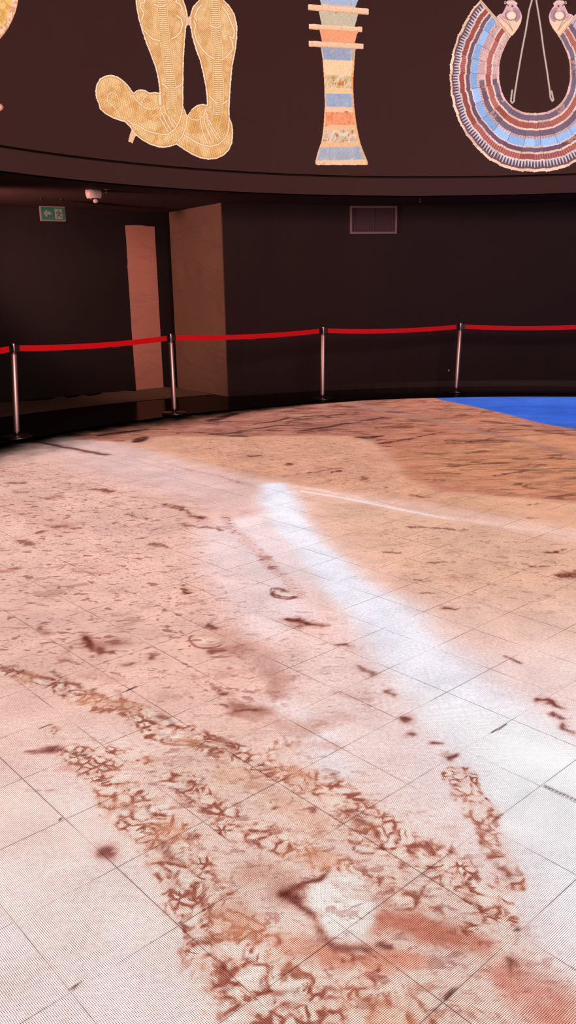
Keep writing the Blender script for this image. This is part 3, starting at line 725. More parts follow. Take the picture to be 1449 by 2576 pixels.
FOOT_L = [(660, 890), (600, 885), (555, 890), (520, 868), (470, 858), (430, 870), (405, 890), (385, 865), (350, 815), (300, 768), (250, 735), (190, 718), (130, 728), (80, 755), (50, 810), (38, 870), (45, 940), (70, 1000), (80, 1045), (130, 1090), (200, 1130), (270, 1155), (320, 1170), (360, 1210), (400, 1260), (430, 1300), (480, 1340), (560, 1385), (640, 1410), (700, 1415), (760, 1405), (815, 1385), (860, 1330), (905, 1240), (922, 1130), (900, 1060), (880, 1020), (880, 890)]
FOOT_R = [(1110, 1005), (1060, 998), (1010, 1010), (960, 1050), (922, 1105), (900, 1240), (850, 1340), (815, 1385), (880, 1430), (960, 1480), (1040, 1515), (1120, 1530), (1200, 1522), (1270, 1490), (1320, 1440), (1350, 1370), (1358, 1270), (1350, 1190), (1325, 1130), (1320, 1000), (1200, 950)]
PEG = [(385, 1245), (370, 1290), (360, 1330), (355, 1357), (375, 1362), (395, 1375), (410, 1330), (428, 1300), (420, 1270)]
BRIDGE = [(900, 150), (920, 150), (925, 165), (940, 160), (960, 130), (960, 240), (940, 245), (935, 235), (920, 245), (905, 250)]
GOLD, GOLD_D, GOLD_L, GOLD_W = (240, 180, 122), (200, 124, 58), (253, 208, 152), (255, 230, 202)
def paint_sandals(px, py):
    X = (px - 230) * 3.813; Y = py * 3.813
    j = (vnoise(X / 14, Y / 14, 5) - 0.5) * 5
    inL, inR = inside(X + j, Y, SOLE_L), inside(X + j, Y, SOLE_R)
    fL, fR, pg, br = inside(X + j * .6, Y, FOOT_L), inside(X + j * .6, Y, FOOT_R), inside(X, Y, PEG), inside(X, Y, BRIDGE)
    cov = inL | inR | fL | fR | pg | br
    n = fbm(X / 60, Y / 60, 2); n2 = fbm(X / 22, Y / 22, 8)
    c = np.tile(np.array(GOLD, float), (len(X), 1))
    c = lerp_(c, GOLD_D, 0.55 * sstep(0.5, 0.75, n)); c = lerp_(c, GOLD_L, 0.5 * sstep(0.5, 0.3, n))
    c = lerp_(c, (238, 186, 150), 0.5 * sstep(0.5, 0.7, n2) * (Y < 900))
    c = lerp_(c, (206, 142, 76), 0.5 * sstep(0.48, 0.7, fbm(X / 90 + 3, Y / 120, 15))); c = lerp_(c, (252, 218, 176), 0.5 * sstep(0.52, 0.7, fbm(X / 80, Y / 110 + 7, 19)))
    def ridge(P, w, hi=GOLD_W, lo=GOLD_D, f=0.9):
        nonlocal c
        d = seg_dist(X, Y, P)
        c = lerp_(c, lo, 0.65 * f * (1 - sstep(w * 1.0, w * 2.1, d))); c = lerp_(c, hi, f * (1 - sstep(w * 0.5, w * 1.1, d)))
    def groove(P, w, f=0.6):
        nonlocal c
        c = lerp_(c, GOLD_D, f * (1 - sstep(w * .5, w * 1.2, seg_dist(X, Y, P))))
    # woven scales on the foot parts
    foot = (fL | fR) & ~(inL & (Y < 1010)) & ~(inR & (Y < 1110))
    sc = np.sin((X + 0.35 * Y) / 4.0) * np.sin((Y - 0.35 * X) / 6.4)
    f = foot * sstep(0.1, 0.7, sc); c = lerp_(c, (250, 214, 150), 0.55 * f)
    f = foot * sstep(0.0, 0.7, -sc); c = lerp_(c, (200, 136, 62), 0.55 * f)
    # fine hatching on the soles
    for ins, mid in ((inL, [(660, -500), (675, 0), (690, 200), (705, 400), (735, 600), (760, 790), (772, 940), (755, 1090), (740, 1150)]),
                     (inR, [(1170, -60), (1178, 0), (1185, 140), (1195, 300), (1208, 450), (1215, 620), (1220, 800), (1222, 930), (1215, 1060), (1190, 1170), (1170, 1240)])):
        mx = np.interp(Y, [p[1] for p in mid], [p[0] for p in mid])
        side = np.sign(X - mx)
        h = np.sin((X * 0.75 * 1.0 + side * 0 + Y * 0.75 * np.where(side > 0, -1, -1)) / 2.35)
        dim = ins & ~(foot & (Y > 1040))
        c = lerp_(c, (252, 218, 160), 0.55 * dim * sstep(0.2, 0.9, h)); c = lerp_(c, (192, 126, 62), 0.55 * dim * sstep(0.2, 0.9, -h))
        # ribbed centre band
        bw = 46.0
        band = dim & (np.abs(X - mx) < bw)
        rg = np.sin(2 * np.pi * (Y + 0.10 * np.abs(X - mx)) / 19.5)
        c = lerp_(c, (234, 180, 112), 0.8 * band); c = lerp_(c, GOLD_W, 0.8 * band * sstep(0.0, 0.8, rg)); c = lerp_(c, (190, 122, 56), 0.75 * band * sstep(0.1, 0.9, -rg))
        ridge([(p[0] - bw, p[1]) for p in mid], 5.0, GOLD_L); ridge([(p[0] + bw, p[1]) for p in mid], 5.0, GOLD_L)
    # raised fern-like curves on the soles
    for P in ([(535, 330), (590, 375), (655, 392)], [(770, 372), (820, 345), (858, 300), (872, 240), (862, 180), (820, 150)], [(500, 130), (480, 200), (500, 290), (540, 330)],
              [(500, 120), (470, 70), (470, 30), (510, 20), (500, -60)], [(850, 120), (872, 80), (850, 40), (810, 20), (830, -60)], [(600, 40), (640, 60), (690, 62), (725, 40)],
              [(680, 800), (720, 835), (735, 845)], [(800, 845), (850, 820), (870, 800)],
              [(985, 200), (1000, 250), (985, 300), (1010, 390), (1060, 470), (1120, 530), (1175, 565)], [(1250, 575), (1310, 530), (1360, 470), (1350, 400), (1325, 360)], [(1325, 350), (1365, 370), (1372, 300), (1340, 220), (1310, 140), (1255, 60)],
              [(1130, 240), (1170, 260), (1215, 262), (1248, 240)], [(1010, 200), (990, 160), (1020, 90), (1060, 40)], [(1130, 920), (1180, 975), (1210, 985)], [(1255, 1000), (1300, 970), (1318, 960)]):
        ridge(P, 8.0)
    groove([(640, 860), (640, 840)], 4)
    # straps round the feet
    for P in ([(655, 1010), (665, 1060), (720, 1180), (770, 1260)], [(690, 1010), (710, 1080), (760, 1170), (800, 1230)], [(730, 1110), (790, 1160), (820, 1200)], [(655, 1130), (700, 1200), (735, 1265)],
              [(1050, 1110), (1045, 1180), (1075, 1290), (1120, 1385)], [(1075, 1090), (1090, 1190), (1130, 1290), (1170, 1370)], [(1105, 1080), (1120, 1180), (1180, 1290), (1215, 1350)], [(1125, 1150), (1180, 1250), (1240, 1330)],
              [(470, 990), (520, 920), (580, 892), (655, 892)], [(475, 1010), (540, 1045), (610, 1045), (655, 1010)], [(920, 1110), (970, 1150), (1030, 1150), (1085, 1100), (1105, 1010)],
              [(385, 890), (420, 950), (480, 1010), (490, 1020)]):
        ridge(P, 6.0)
    sole_edge_L = [(340, 1150), (400, 1190), (470, 1215), (520, 1250), (600, 1275), (680, 1290), (740, 1285), (800, 1240), (840, 1170), (865, 1090), (880, 1010)]
    sole_edge_R = [(880, 1290), (940, 1325), (1010, 1370), (1080, 1395), (1150, 1402), (1220, 1385), (1280, 1330), (1310, 1260), (1322, 1150)]
    ridge(sole_edge_L, 7.0); ridge(sole_edge_R, 7.0)
    ridge([(815, 1375), (870, 1310), (905, 1220), (918, 1130), (895, 1060)], 7.0)
    ridge([(260, 960), (240, 905), (190, 890), (155, 915), (148, 970), (190, 1000), (230, 1040), (270, 1100)], 5.0)
    for k in range(15):                                              # pleats fanning round the toe
        a = math.radians(150 + k * 14); cx_, cy_ = 200, 940
        groove([(cx_ + 62 * math.cos(a), cy_ + 62 * math.sin(a)), (cx_ + 105 * math.cos(a), cy_ + 105 * math.sin(a))], 3.0, 0.6)
    # pale rim lines
    for P in (SOLE_L[3:14], SOLE_L[17:27], SOLE_R[0:11], SOLE_R[15:26], FOOT_L[0:32], FOOT_R[0:4], FOOT_R[7:19]):
        d = seg_dist(X, Y, P); c = lerp_(c, (255, 224, 200), 0.9 * (1 - sstep(6, 13, d))); c = lerp_(c, (198, 130, 66), 0.55 * sstep(12, 15, d) * (1 - sstep(19, 24, d)))
    c = lerp_(c, (244, 190, 156), 0.8 * (pg | br))
    return c, cov
sand_pic = picture('gold_sandals_picture', (225, -150, 612, 412), paint_sandals, 'pair of gold patterned sandals shown on the screen')

# ---- the banded pillar (5.99x enlargement from x = 760)
PIL_L = [(-420, 285), (0, 272), (70, 290), (90, 292), (150, 250), (370, 296), (440, 262), (620, 300), (700, 282), (900, 312), (1150, 330), (1350, 340), (1600, 344), (1750, 335), (1900, 326), (2050, 308), (2150, 288), (2250, 250), (2350, 222), (2420, 205), (2470, 205), (2482, 225)]
PIL_R = [(-420, 800), (0, 845), (60, 820), (130, 790), (190, 850), (240, 835), (400, 790), (480, 845), (530, 820), (660, 790), (730, 802), (900, 788), (1150, 772), (1350, 768), (1600, 782), (1750, 800), (1900, 820), (2050, 850), (2150, 875), (2250, 910), (2350, 950), (2420, 980), (2470, 990), (2482, 980)]
BARS = [(92, 1003, 66, 134, 84, 88), (104, 905, 362, 408, 76, 76), (104, 920, 616, 664, 84, 76), (60, 1010, -240, -180, 84, 84)]
PIL_BANDS = [(-420, (168, 184, 214)), (78, (246, 188, 150)), (170, (206, 186, 160)), (395, (246, 196, 160)), (440, (248, 160, 118)), (650, (246, 190, 150)), (700, (156, 164, 188)), (905, (250, 204, 160)),
             (1135, (226, 182, 132)), (1325, (250, 200, 150)), (1412, (158, 170, 198)), (1610, (248, 196, 160)), (1690, (248, 152, 112)), (1880, (248, 186, 144)), (1955, (230, 186, 156)), (2150, (248, 184, 134)), (2215, (172, 174, 190)), (2412, (250, 196, 150))]
def paint_pillar(px, py):
    X = (px - 760) * 5.99; Y = py * 5.99
    xl = np.interp(Y, [p[0] for p in PIL_L], [p[1] for p in PIL_L]); xr = np.interp(Y, [p[0] for p in PIL_R], [p[1] for p in PIL_R])
    body = (X > xl) & (X < xr) & (Y < 2484) & (Y > -420)
    Yb = Y - (X - 540) * np.interp(Y, [0, 700, 1000, 1800, 2400], [0.09, 0.05, 0.03, 0.01, -0.02]) + (vnoise(X / 25, Y / 25, 3) - .5) * 14
    c = np.zeros((len(X), 3))
    for y0, cc in PIL_BANDS: c[Yb >= y0] = cc
    n = fbm(X / 70, Y / 70, 4); n2 = fbm(X / 28 + 5, Y / 45, 6); n3 = fbm((X + Y * .4) / 18, Y / 60, 12)
    for a, b in ((1135, 1325), (1955, 2150)):
        m = (Yb > a) & (Yb < b)
        c = lerp_(c, (196, 110, 40), 0.95 * m * sstep(0.56, 0.68, n2)); c = lerp_(c, (238, 214, 190), 0.9 * m * sstep(0.5, 0.36, n3)); c = lerp_(c, (170, 160, 130), 0.4 * m * sstep(0.55, 0.7, n))
    m = ((Yb > 170) & (Yb < 395)) | ((Yb > 700) & (Yb < 905)) | ((Yb > 2215) & (Yb < 2412)) | ((Yb > 1412) & (Yb < 1610)) | (Yb < 78)
    c = lerp_(c, (222, 200, 178), 0.55 * m * sstep(0.58, 0.72, n3)); c = lerp_(c, (140, 152, 182), 0.35 * m * (Yb > 400) * sstep(0.45, 0.3, n))
    m = (Yb > 1690) & (Yb < 1880)
    c = lerp_(c, (226, 120, 66), 0.6 * m * sstep(0.5, 0.65, n2))
    c = lerp_(c, (255, 224, 180), 0.4 * ((Yb > 905) & (Yb < 1135)) * sstep(0.5, 0.65, n3))
    # orange side strips
    c = lerp_(c, (248, 170, 110), 0.75 * (1 - sstep(14, 40, xr - X)) * (Y > 740)); c = lerp_(c, (250, 188, 150), 0.8 * (1 - sstep(10, 28, X - xl)) * (Y > 740))
    c = lerp_(c, (240, 130, 60), 0.6 * (1 - sstep(6, 40, xr - X)) * (Y > 1100) * (Y < 1350))
    cov = body.copy()
    for x0, x1, ya, yb, ha, hb in BARS:
        yt = ya + (yb - ya) * (X - x0) / (x1 - x0); hh = ha + (hb - ha) * (X - x0) / (x1 - x0)
        b = (X > x0) & (X < x1) & (Y > yt) & (Y < yt + hh)
        v = (Y - yt) / hh
        bc = lerp_(np.tile(np.array((250, 194, 156), float), (len(X), 1)), (222, 150, 110), 0.8 * sstep(0.72, 1.0, v)); bc = lerp_(bc, (255, 220, 190), 0.5 * sstep(0.45, 0.2, v) * sstep(0.4, 0.6, n))
        c = np.where(b[:, None], bc, c); cov |= b
    for x_, y_, r in ((665, 1685, 22), (365, 1895, 14), (325, 2460, 12), (510, 195, 14), (600, 430, 8)):
        c = lerp_(c, (150, 96, 70), 0.8 * (1 - sstep(r * .6, r * 1.2, np.hypot((X - x_) * .7, (Y - y_) * 1.6))))
    return c, cov
picture('banded_pillar_picture', (770, -60, 932, 420), paint_pillar, 'banded blue, orange and cream pillar with three cross bars')

# ---- the jewelled collar (4.404x enlargement from x = 1120), mirrored about its axis
AX = 990.0
COL_O = [(395, -6), (200, 280), (100, 530), (55, 770), (60, 950), (120, 1260), (270, 1540), (480, 1760), (700, 1870), (860, 1896), (990, 1897)]
COL_I = [(740, 390), (660, 530), (612, 660), (600, 800), (615, 960), (670, 1100), (760, 1190), (870, 1242), (990, 1252)]
CO = (990.0, 830.0)
def pol(P): return np.array([math.atan2(p[1] - CO[1], -(p[0] - CO[0])) for p in P]), np.array([math.hypot(p[0] - CO[0], p[1] - CO[1]) for p in P])
TO, RO = pol(COL_O); TI, RI = pol(COL_I)
ROWS = [(0.00, (236, 180, 170)), (0.038, (112, 98, 122)), (0.132, (248, 198, 178)), (0.165, (172, 84, 78)), (0.265, (246, 192, 172)), (0.298, (114, 98, 120)), (0.398, (230, 182, 180)), (0.442, (146, 188, 242)), (0.572, (246, 200, 184)),
        (0.592, (102, 80, 100)), (0.668, (246, 192, 172)), (0.703, (166, 80, 74)), (0.798, (246, 200, 186)), (0.825, (120, 78, 84)), (0.955, (248, 200, 176))]
def paint_collar(px, py):
    X = (px - 1120) * 4.404; Y = py * 4.404
    mir = X > AX; Xm = np.where(mir, 2 * AX - X, X)
    th = np.arctan2(Y - CO[1], -(Xm - CO[0])); r = np.hypot(Xm - CO[0], Y - CO[1])
    ri = np.interp(th, TI, RI); ro = np.interp(th, TO, RO)
    ro = ro + 8 * sstep(0.93, 0.99, np.cos(th * 52)) + 3 * np.sin(th * 37)
    ri = np.where(th < TI[0], RI[0] + (TI[0] - th) * 300, ri)
    t = (r - ri) / (ro - ri) + (vnoise(th * 60, r / 30, 3) - .5) * 0.006
    # cut by the straight end bar
    ex, ey = 395.0, -6.0; fx, fy = 740.0, 392.0
    nx, ny = (fy - ey), -(fx - ex); L = math.hypot(nx, ny); sd = ((Xm - ex) * nx + (Y - ey) * ny) / L   # >0 on the head side
    cov = (t >= 0) & (t <= 1) & (sd < 0)
    sg0 = np.floor((th + np.where(mir, 3.3, 0)) / 0.24).astype(np.int64)
    t = t + (_hash(sg0, sg0 * 0 + 3, 11) - 0.5) * 0.022 * (t > 0.03) * (t < 0.97)
    c = np.zeros((len(X), 3))
    for t0, cc in ROWS: c[t >= t0] = cc
    row = np.searchsorted(np.array([a[0] for a in ROWS]), t, side='right') - 1
    n = fbm(X / 40, Y / 40, 7); n2 = fbm(X / 16, Y / 16, 9)
    seg = np.floor((th + np.where(mir, 3.3, 0) + (row // 4) * 0.02) / 0.24).astype(np.int64)
    hs = _hash(seg, row.astype(np.int64), 5)
    # worn stretches
    worn = (hs < 0.20) & np.isin(row, (1, 5, 9)); c = lerp_(c, (226, 172, 160), 0.75 * worn * sstep(0.42, 0.6, n)); c = lerp_(c, (110, 72, 70), 0.5 * worn * sstep(0.5, 0.7, n2))
    left_top = (th < 0.10) & np.isin(row, (1, 5)) & ~mir; c = lerp_(c, (234, 186, 178), 0.85 * left_top * sstep(0.3, 0.5, n2 + 0.15))
    c = c * (0.90 + 0.2 * hs)[:, None]
    # ornate pale string beside the blue row
    c = lerp_(c, (150, 104, 108), 0.6 * (row == 6) * sstep(0.0, 0.8, np.sin(th * 150 + t * 60)))
    # fine ribs on the blue and red rows, right-hand half
    c = lerp_(c, (236, 216, 226), 0.5 * np.isin(row, (3, 7, 11)) * ((hs > 0.6) | mir) * sstep(0.6, 1.0, np.sin(th * 210)))
    # row of teeth
    u = np.abs(((th * 28) % 1.0) - 0.5) * 2; v = (t - 0.825) / 0.13
    c = lerp_(c, (206, 218, 240), 0.9 * (row == 13) * (u > 0.35 + v * 0.6) * (v < 0.75)); c = lerp_(c, (74, 46, 56), 0.55 * (row == 13) * (u < 0.32) * (v > 0.1))
    # joints between the sections
    fr = np.abs((((th + np.where(mir, 3.3, 0) + (row // 4) * 0.02) / 0.24) % 1.0) - 0.5) * 2
    c = lerp_(c, (120, 70, 66), 0.7 * sstep(0.955, 0.985, fr) * (row < 14))
    d2 = -sd
    c = lerp_(c, (246, 196, 164), 0.95 * (1 - sstep(26, 34, d2)) * cov); c = lerp_(c, (150, 92, 80), 0.6 * (sstep(10, 14, d2) * (1 - sstep(17, 21, d2))))
    return c, cov
collar = picture('jewelled_collar_picture', (1128, -6, 1569, 436), paint_collar, 'horseshoe-shaped jewelled collar in rows of red, slate and light blue')
HEAD = [(568, 186), (600, 158), (632, 152), (650, 120), (668, 80), (685, 48), (655, 42), (652, 18), (670, 12), (672, 28), (690, 8), (740, 2), (775, 10), (782, 30), (795, 24), (800, 44), (790, 62), (815, 95), (838, 135), (850, 185), (838, 250), (805, 315), (770, 362), (742, 396), (684, 330), (610, 240)]
def paint_head(flip):
    def f(px, py):
        X = (px - 1120) * 4.404; Y = py * 4.404
        if flip: X = 2 * AX + 18 - X
        cov = inside(X, Y, HEAD)
        c = np.tile(np.array((236, 190, 188), float), (len(X), 1))
        c = lerp_(c, (246, 206, 176), sstep(180, 260, Y))
        c = lerp_(c, (196, 150, 164), 0.9 * (1 - sstep(30, 44, seg_dist(X, Y, [(690, 110), (668, 180)]))) * 0.5)
        c = lerp_(c, (178, 130, 146), 0.9 * (1 - sstep(14, 24, seg_dist(X, Y, [(770, 100), (812, 130), (815, 185), (790, 225)]))))
        c = lerp_(c, (140, 96, 108), 0.9 * (1 - sstep(4, 9, np.abs(np.hypot((X - 732) * 1.0, (Y - 170) * 1.15) - 62))) * (Y > 120))
        c = lerp_(c, (254, 226, 190), 0.95 * (1 - sstep(40, 52, np.hypot(X - 732, (Y - 172) * 1.2))))
        c = lerp_(c, (222, 170, 176), 0.9 * (1 - sstep(24, 30, np.hypot(X - 742, Y - 68)))); c = lerp_(c, (96, 62, 76), 0.95 * (1 - sstep(9, 14, np.hypot(X - 744, Y - 68))))
        c = lerp_(c, (110, 72, 80), 0.8 * (1 - sstep(5, 10, seg_dist(X, Y, [(660, 24), (684, 50), (700, 62)]))))
        for P in ([(600, 185), (680, 250), (752, 345)], [(625, 175), (700, 235), (745, 330)]):
            c = lerp_(c, (196, 138, 100), 0.8 * (1 - sstep(3, 7, seg_dist(X, Y, P))))
        return c, cov
    return f
picture('falcon_head_picture', (1250, -4, 1316, 92), paint_head(False), None, collar, off=0.006, step=0.003)
picture('falcon_head_picture', (1374, -4, 1444, 95), paint_head(True), None, collar, off=0.006, step=0.003)
def paint_cord(px, py):
    X = (px - 1120) * 4.404; Y = py * 4.404
    d = seg_dist(X, Y, [(985, -60), (962, 0), (930, 110), (895, 330), (850, 560), (800, 850), (768, 1050), (762, 1122), (742, 1142), (726, 1118), (742, 1000)])
    d = np.minimum(d, seg_dist(X, Y, [(985, -60), (1008, 0), (1030, 130), (1060, 320), (1090, 550), (1130, 800), (1158, 1000), (1165, 1080), (1185, 1120), (1200, 1106), (1178, 1010)]))
    c = np.tile(np.array((212, 186, 174), float), (len(X), 1)); c = lerp_(c, (150, 122, 114), sstep(3, 9, d))
    return c, d < 9.5
picture('hooked_cord_picture', (1280, -14, 1396, 264), paint_cord, 'thin pale hooked cords hanging inside the collar', off=0.005, step=0.0035)

# ---- gold disc at the upper left, small pink tip under it
def paint_disc(px, py):
    r = np.hypot((px + 118) / 166.0, (py + 30) / 182.0)
    n = fbm(px / 9, py / 9, 3)
    c = lerp_(np.tile(np.array((228, 166, 84), float), (len(px), 1)), (246, 196, 120), sstep(.4, .6, n))
    e = 0.905 + (n - .5) * 0.02
    rim = sstep(e, e + 0.012, r); c = lerp_(c, (252, 208, 172), rim); c = lerp_(c, (226, 152, 120), rim * sstep(0.5, 0.62, fbm(px / 4, py / 7, 5)))
    c = lerp_(c, (214, 130, 80), 0.7 * sstep(0.985, 1.0, r))
    return c, r < 1.0
picture('gold_disc_picture', (-290, -214, 50, 154), paint_disc, 'gold disc with a pale rim')
def paint_tip(px, py):
    r = np.hypot((px + 14) / 22.0, (py - 270) / 12.0)
    c = np.tile(np.array((240, 176, 150), float), (len(px), 1)); c = lerp_(c, (190, 110, 90), sstep(.6, 1, r))
    return c, r < 1
picture('pink_tip_picture', (-38, 256, 10, 284), paint_tip, 'small pink tip at the edge of the picture')

# ================================================================== ROPE BARRIER
POST_H = 1.014
posts_px = [((43, 1101), 33.0, 860), ((439, 1041), 428.5, 838), ((811, 1004), 813.0, 823), ((1147, 986), 1159.0, 811)]
post_labels = ['steel barrier post nearest the left edge of the photo, closest to the viewer',
               'steel barrier post standing in front of the bare concrete return',
               'steel barrier post standing below and left of the framed wall vent',
               'steel barrier post standing at the corner of the blue water']
def post_parts(root, lean):
    bm = bmesh.new()
    add_lathe(bm, [(0, 0), (0.158, 0), (0.163, 0.004), (0.163, 0.014), (0.155, 0.021), (0.10, 0.029), (0.040, 0.034), (0.0, 0.036)], 48)
    bm_obj('base', bm, BASE_STEEL, root, True)
    top = Vector((lean[0], lean[1], POST_H)); b0 = Vector((0, 0, 0.034)); dz = (top - b0).normalized(); Lp = (top - b0).length
    bm = bmesh.new(); add_lathe(bm, [(0.0, 0), (0.026, 0), (0.026, 0.028), (0.024, 0.030)], 32, align_z(b0, dz))
    bm_obj('foot_collar', bm, BASE_STEEL, root, True)
    bm = bmesh.new(); add_lathe(bm, [(0.024, 0.025), (0.031, 0.030), (0.0315, 0.04), (0.0315, Lp - 0.115), (0.029, Lp - 0.112), (0.0, Lp - 0.112)], 32, align_z(b0, dz))
    bm_obj('pole', bm, STEEL, root, True)
    bm = bmesh.new(); add_lathe(bm, [(0.0, Lp - 0.114), (0.019, Lp - 0.114), (0.019, Lp - 0.006), (0.016, Lp), (0.0, Lp + 0.001)], 32, align_z(b0, dz))
    bm_obj('head', bm, STEEL, root, True)
    return b0 + dz * (Lp - 0.012), dz
posts = []
for ((bx, by), tx, ty), lab in zip(posts_px, post_labels):
    X, Y = (float(v) for v in at_z(bx, by))
    lo, hi = -0.3, 0.3
    for _ in range(40):
        md = (lo + hi) / 2
        if project(X + md, Y, POST_H)[0] < tx: lo = md
        else: hi = md
    root = empty('barrier_post', (X, Y, 0)); tag(root, lab, 'barrier post', 'steel posts of the red belt barrier')
    tp, dz = post_parts(root, (lo, 0.0))
    posts.append((root, Vector((X, Y, 0)) + tp))
def outer_end(p, q, dist):
    """where the belt runs on out of view, keeping to the curve of the barrier"""
    r = math.hypot(p.x - CX, p.y - CY); a = math.atan2(p.y - CY, p.x - CX); sgn = q
    a += sgn * dist / r
    return Vector((CX + r * math.cos(a), CY + r * math.sin(a), p.z))
# black belt sockets on each head
for i, (root, tp) in enumerate(posts):
    nb = [posts[i - 1][1] if i > 0 else outer_end(tp, +1, 2.1), posts[i + 1][1] if i < 3 else outer_end(tp, -1, 2.2)]
    for q in nb:
        dr = Vector((q.x - tp.x, q.y - tp.y, 0)).normalized()
        bm = bmesh.new()
        R = Matrix.Rotation(math.atan2(dr.y, dr.x), 4, 'Z')
        add_box(bm, (tp - root.location) + dr * 0.024 + Vector((0, 0, -0.042)), (0.022, 0.030, 0.088), R)
        bmesh.ops.bevel(bm, geom=bm.edges[:], offset=0.003, segments=2, affect='EDGES')
        bm_obj('belt_socket', bm, PLASTIC, root)
# belts
ends = [outer_end(posts[0][1], +1, 2.1)] + [p[1] for p in posts] + [outer_end(posts[3][1], -1, 2.2)]
belt_labels = ['red barrier belt cut off by the left edge of the photo', 'red barrier belt crossing the dark recess and the bare concrete strip',
               'red barrier belt in front of the concrete return and black wall', 'red barrier belt spanning the black wall below the framed vent', 'red barrier belt running off the right edge above the blue water']
for k in range(5):
    p, q = ends[k], ends[k + 1]
    dr = (q - p).normalized(); Lb = (q - p).length
    root = empty('barrier_belt', p); root.rotation_euler = (0, 0, math.atan2(dr.y, dr.x))
    tag(root, belt_labels[k], 'barrier belt', 'red belts of the barrier')
    s0, s1 = 0.072, Lb - 0.072
    bm = bmesh.new(); n = 40; rows = []
    for i in range(n + 1):
        u = i / n; s = s0 + (s1 - s0) * u
        sag = -0.030 * 4 * u * (1 - u); z = -0.012 + sag + (q.z - p.z) * u; tw = 0.004 * math.sin(u * 5)
        rows.append([bm.verts.new((s, y_ + tw, z - h)) for y_, h in ((-0.0012, 0), (0.0012, 0), (0.0012, 0.062), (-0.0012, 0.062))])
    for a, b in zip(rows, rows[1:]):
        for i in range(4): bm.faces.new((a[i], a[(i + 1) % 4], b[(i + 1) % 4], b[i]))
    bm.faces.new(rows[0]); bm.faces.new(rows[-1]); bmesh.ops.recalc_face_normals(bm, faces=bm.faces)
    bm_obj('webbing', bm, BELT, root)
    for s in (0.055, Lb - 0.055):
        bm = bmesh.new(); add_box(bm, (s, 0, -0.043), (0.034, 0.012, 0.072)); bmesh.ops.bevel(bm, geom=bm.edges[:], offset=0.003, segments=2, affect='EDGES')
        bm_obj('belt_clip', bm, PLASTIC, root)

# ================================================================== WALL AND CEILING FITTINGS
# framed vent on the curved wall
vc = on_cyl(938.5, 553, RW); va = ang(float(vc[0]), float(vc[1]))
p0 = on_cyl(880, 553, RW); p1 = on_cyl(998, 552, RW); pt = on_cyl(938, 518, RW); pb = on_cyl(938, 588.5, RW)
vw_ = math.hypot(float(p1[0] - p0[0]), float(p1[1] - p0[1])); vh = float(pt[2] - pb[2]); vz = float(pt[2] + pb[2]) / 2
vh = min(vh, 2 * (ZS - 0.006 - vz))
vent = empty('wall_vent', (CX + (RW - 0.004) * math.cos(va), CY + (RW - 0.004) * math.sin(va), vz), va + math.pi / 2)
tag(vent, 'rectangular wall vent with a pale frame high on the black wall', 'vent')
FW_ = 0.030
bm = bmesh.new()                                                      # local: x along wall, -y... hall side is +y
for c, s in (((0, 0.018, vh / 2 - FW_ / 2), (vw_, 0.036, FW_)), ((0, 0.018, -vh / 2 + FW_ / 2), (vw_, 0.036, FW_)), ((-vw_ / 2 + FW_ / 2, 0.018, 0), (FW_, 0.036, vh - 2 * FW_)), ((vw_ / 2 - FW_ / 2, 0.018, 0), (FW_, 0.036, vh - 2 * FW_))):
    add_box(bm, c, s)
bm_obj('frame', bm, VENT_PAINT, vent)
bm = bmesh.new(); add_box(bm, (0, 0.006, 0), (vw_ - 2 * FW_, 0.010, vh - 2 * FW_)); bm_obj('grille', bm, VENT_DARK, vent)
for xx in (-vw_ * 0.40, 0.0, vw_ * 0.40):
    bm = bmesh.new(); add_box(bm, (xx, 0.015, 0), (0.012, 0.012, vh - 2 * FW_)); bm_obj('mullion', bm, simple('vent_mullion_paint', (0.065, 0.036, 0.042), 0.6, var=0.1), vent)

# exit sign hanging from the soffit
ex, ey = (float(v) for v in at_z(129, 500, ZS))
dist = math.sqrt(ex * ex + ey * ey + (ZS - CAMZ) ** 2)
sign_w = 57 * dist / FPX; sign_h = 32 * dist / FPX
yaw = math.atan2(-ex, ey) + math.radians(14)
sz = ZS - 0.125 - sign_h / 2 + 0.03
sign = empty('exit_sign', (ex, ey, sz), yaw)
tag(sign, 'green exit sign with arrow and running figure hanging from the soffit', 'exit sign')
SIGN_GREY = simple('sign_housing', (0.09, 0.07, 0.06), 0.5, var=0.05, emit=(0.030, 0.022, 0.020), estr=1.0)
SIGN_GREEN = simple('sign_green', (0.004, 0.030, 0.020), 0.4, var=0.05, emit=tuple(srgb(10, 82, 62)), estr=0.42)
SIGN_WHITE = simple('sign_symbol', (0.09, 0.085, 0.075), 0.5, var=0.05, emit=tuple(srgb(128, 104, 84)), estr=0.35)
bm = bmesh.new(); add_box(bm, (0, 0, 0), (sign_w, 0.05, sign_h)); bmesh.ops.bevel(bm, geom=bm.edges[:], offset=0.004, segments=2, affect='EDGES'); bm_obj('housing', bm, SIGN_GREY, sign)
bm = bmesh.new(); add_box(bm, (0, -0.0265, 0), (sign_w * 0.91, 0.003, sign_h * 0.84)); bm_obj('panel', bm, SIGN_GREEN, sign)
w, h = sign_w, sign_h
bm = bmesh.new(); add_prism(bm, [(-0.38 * w, 0.02 * h), (-0.27 * w, 0.23 * h), (-0.22 * w, 0.23 * h), (-0.27 * w, 0.08 * h), (-0.07 * w, 0.08 * h), (-0.07 * w, -0.06 * h), (-0.27 * w, -0.06 * h), (-0.22 * w, -0.21 * h), (-0.27 * w, -0.21 * h)], -0.0305, -0.0275); bmesh.ops.triangulate(bm, faces=bm.faces[:]); bmesh.ops.recalc_face_normals(bm, faces=bm.faces); bm_obj('arrow', bm, SIGN_WHITE, sign)
bm = bmesh.new(); add_box(bm, (0.22 * w, -0.029, -0.01 * h), (0.30 * w, 0.003, 0.68 * h)); door_p = bm_obj('doorway_symbol', bm, SIGN_WHITE, sign)
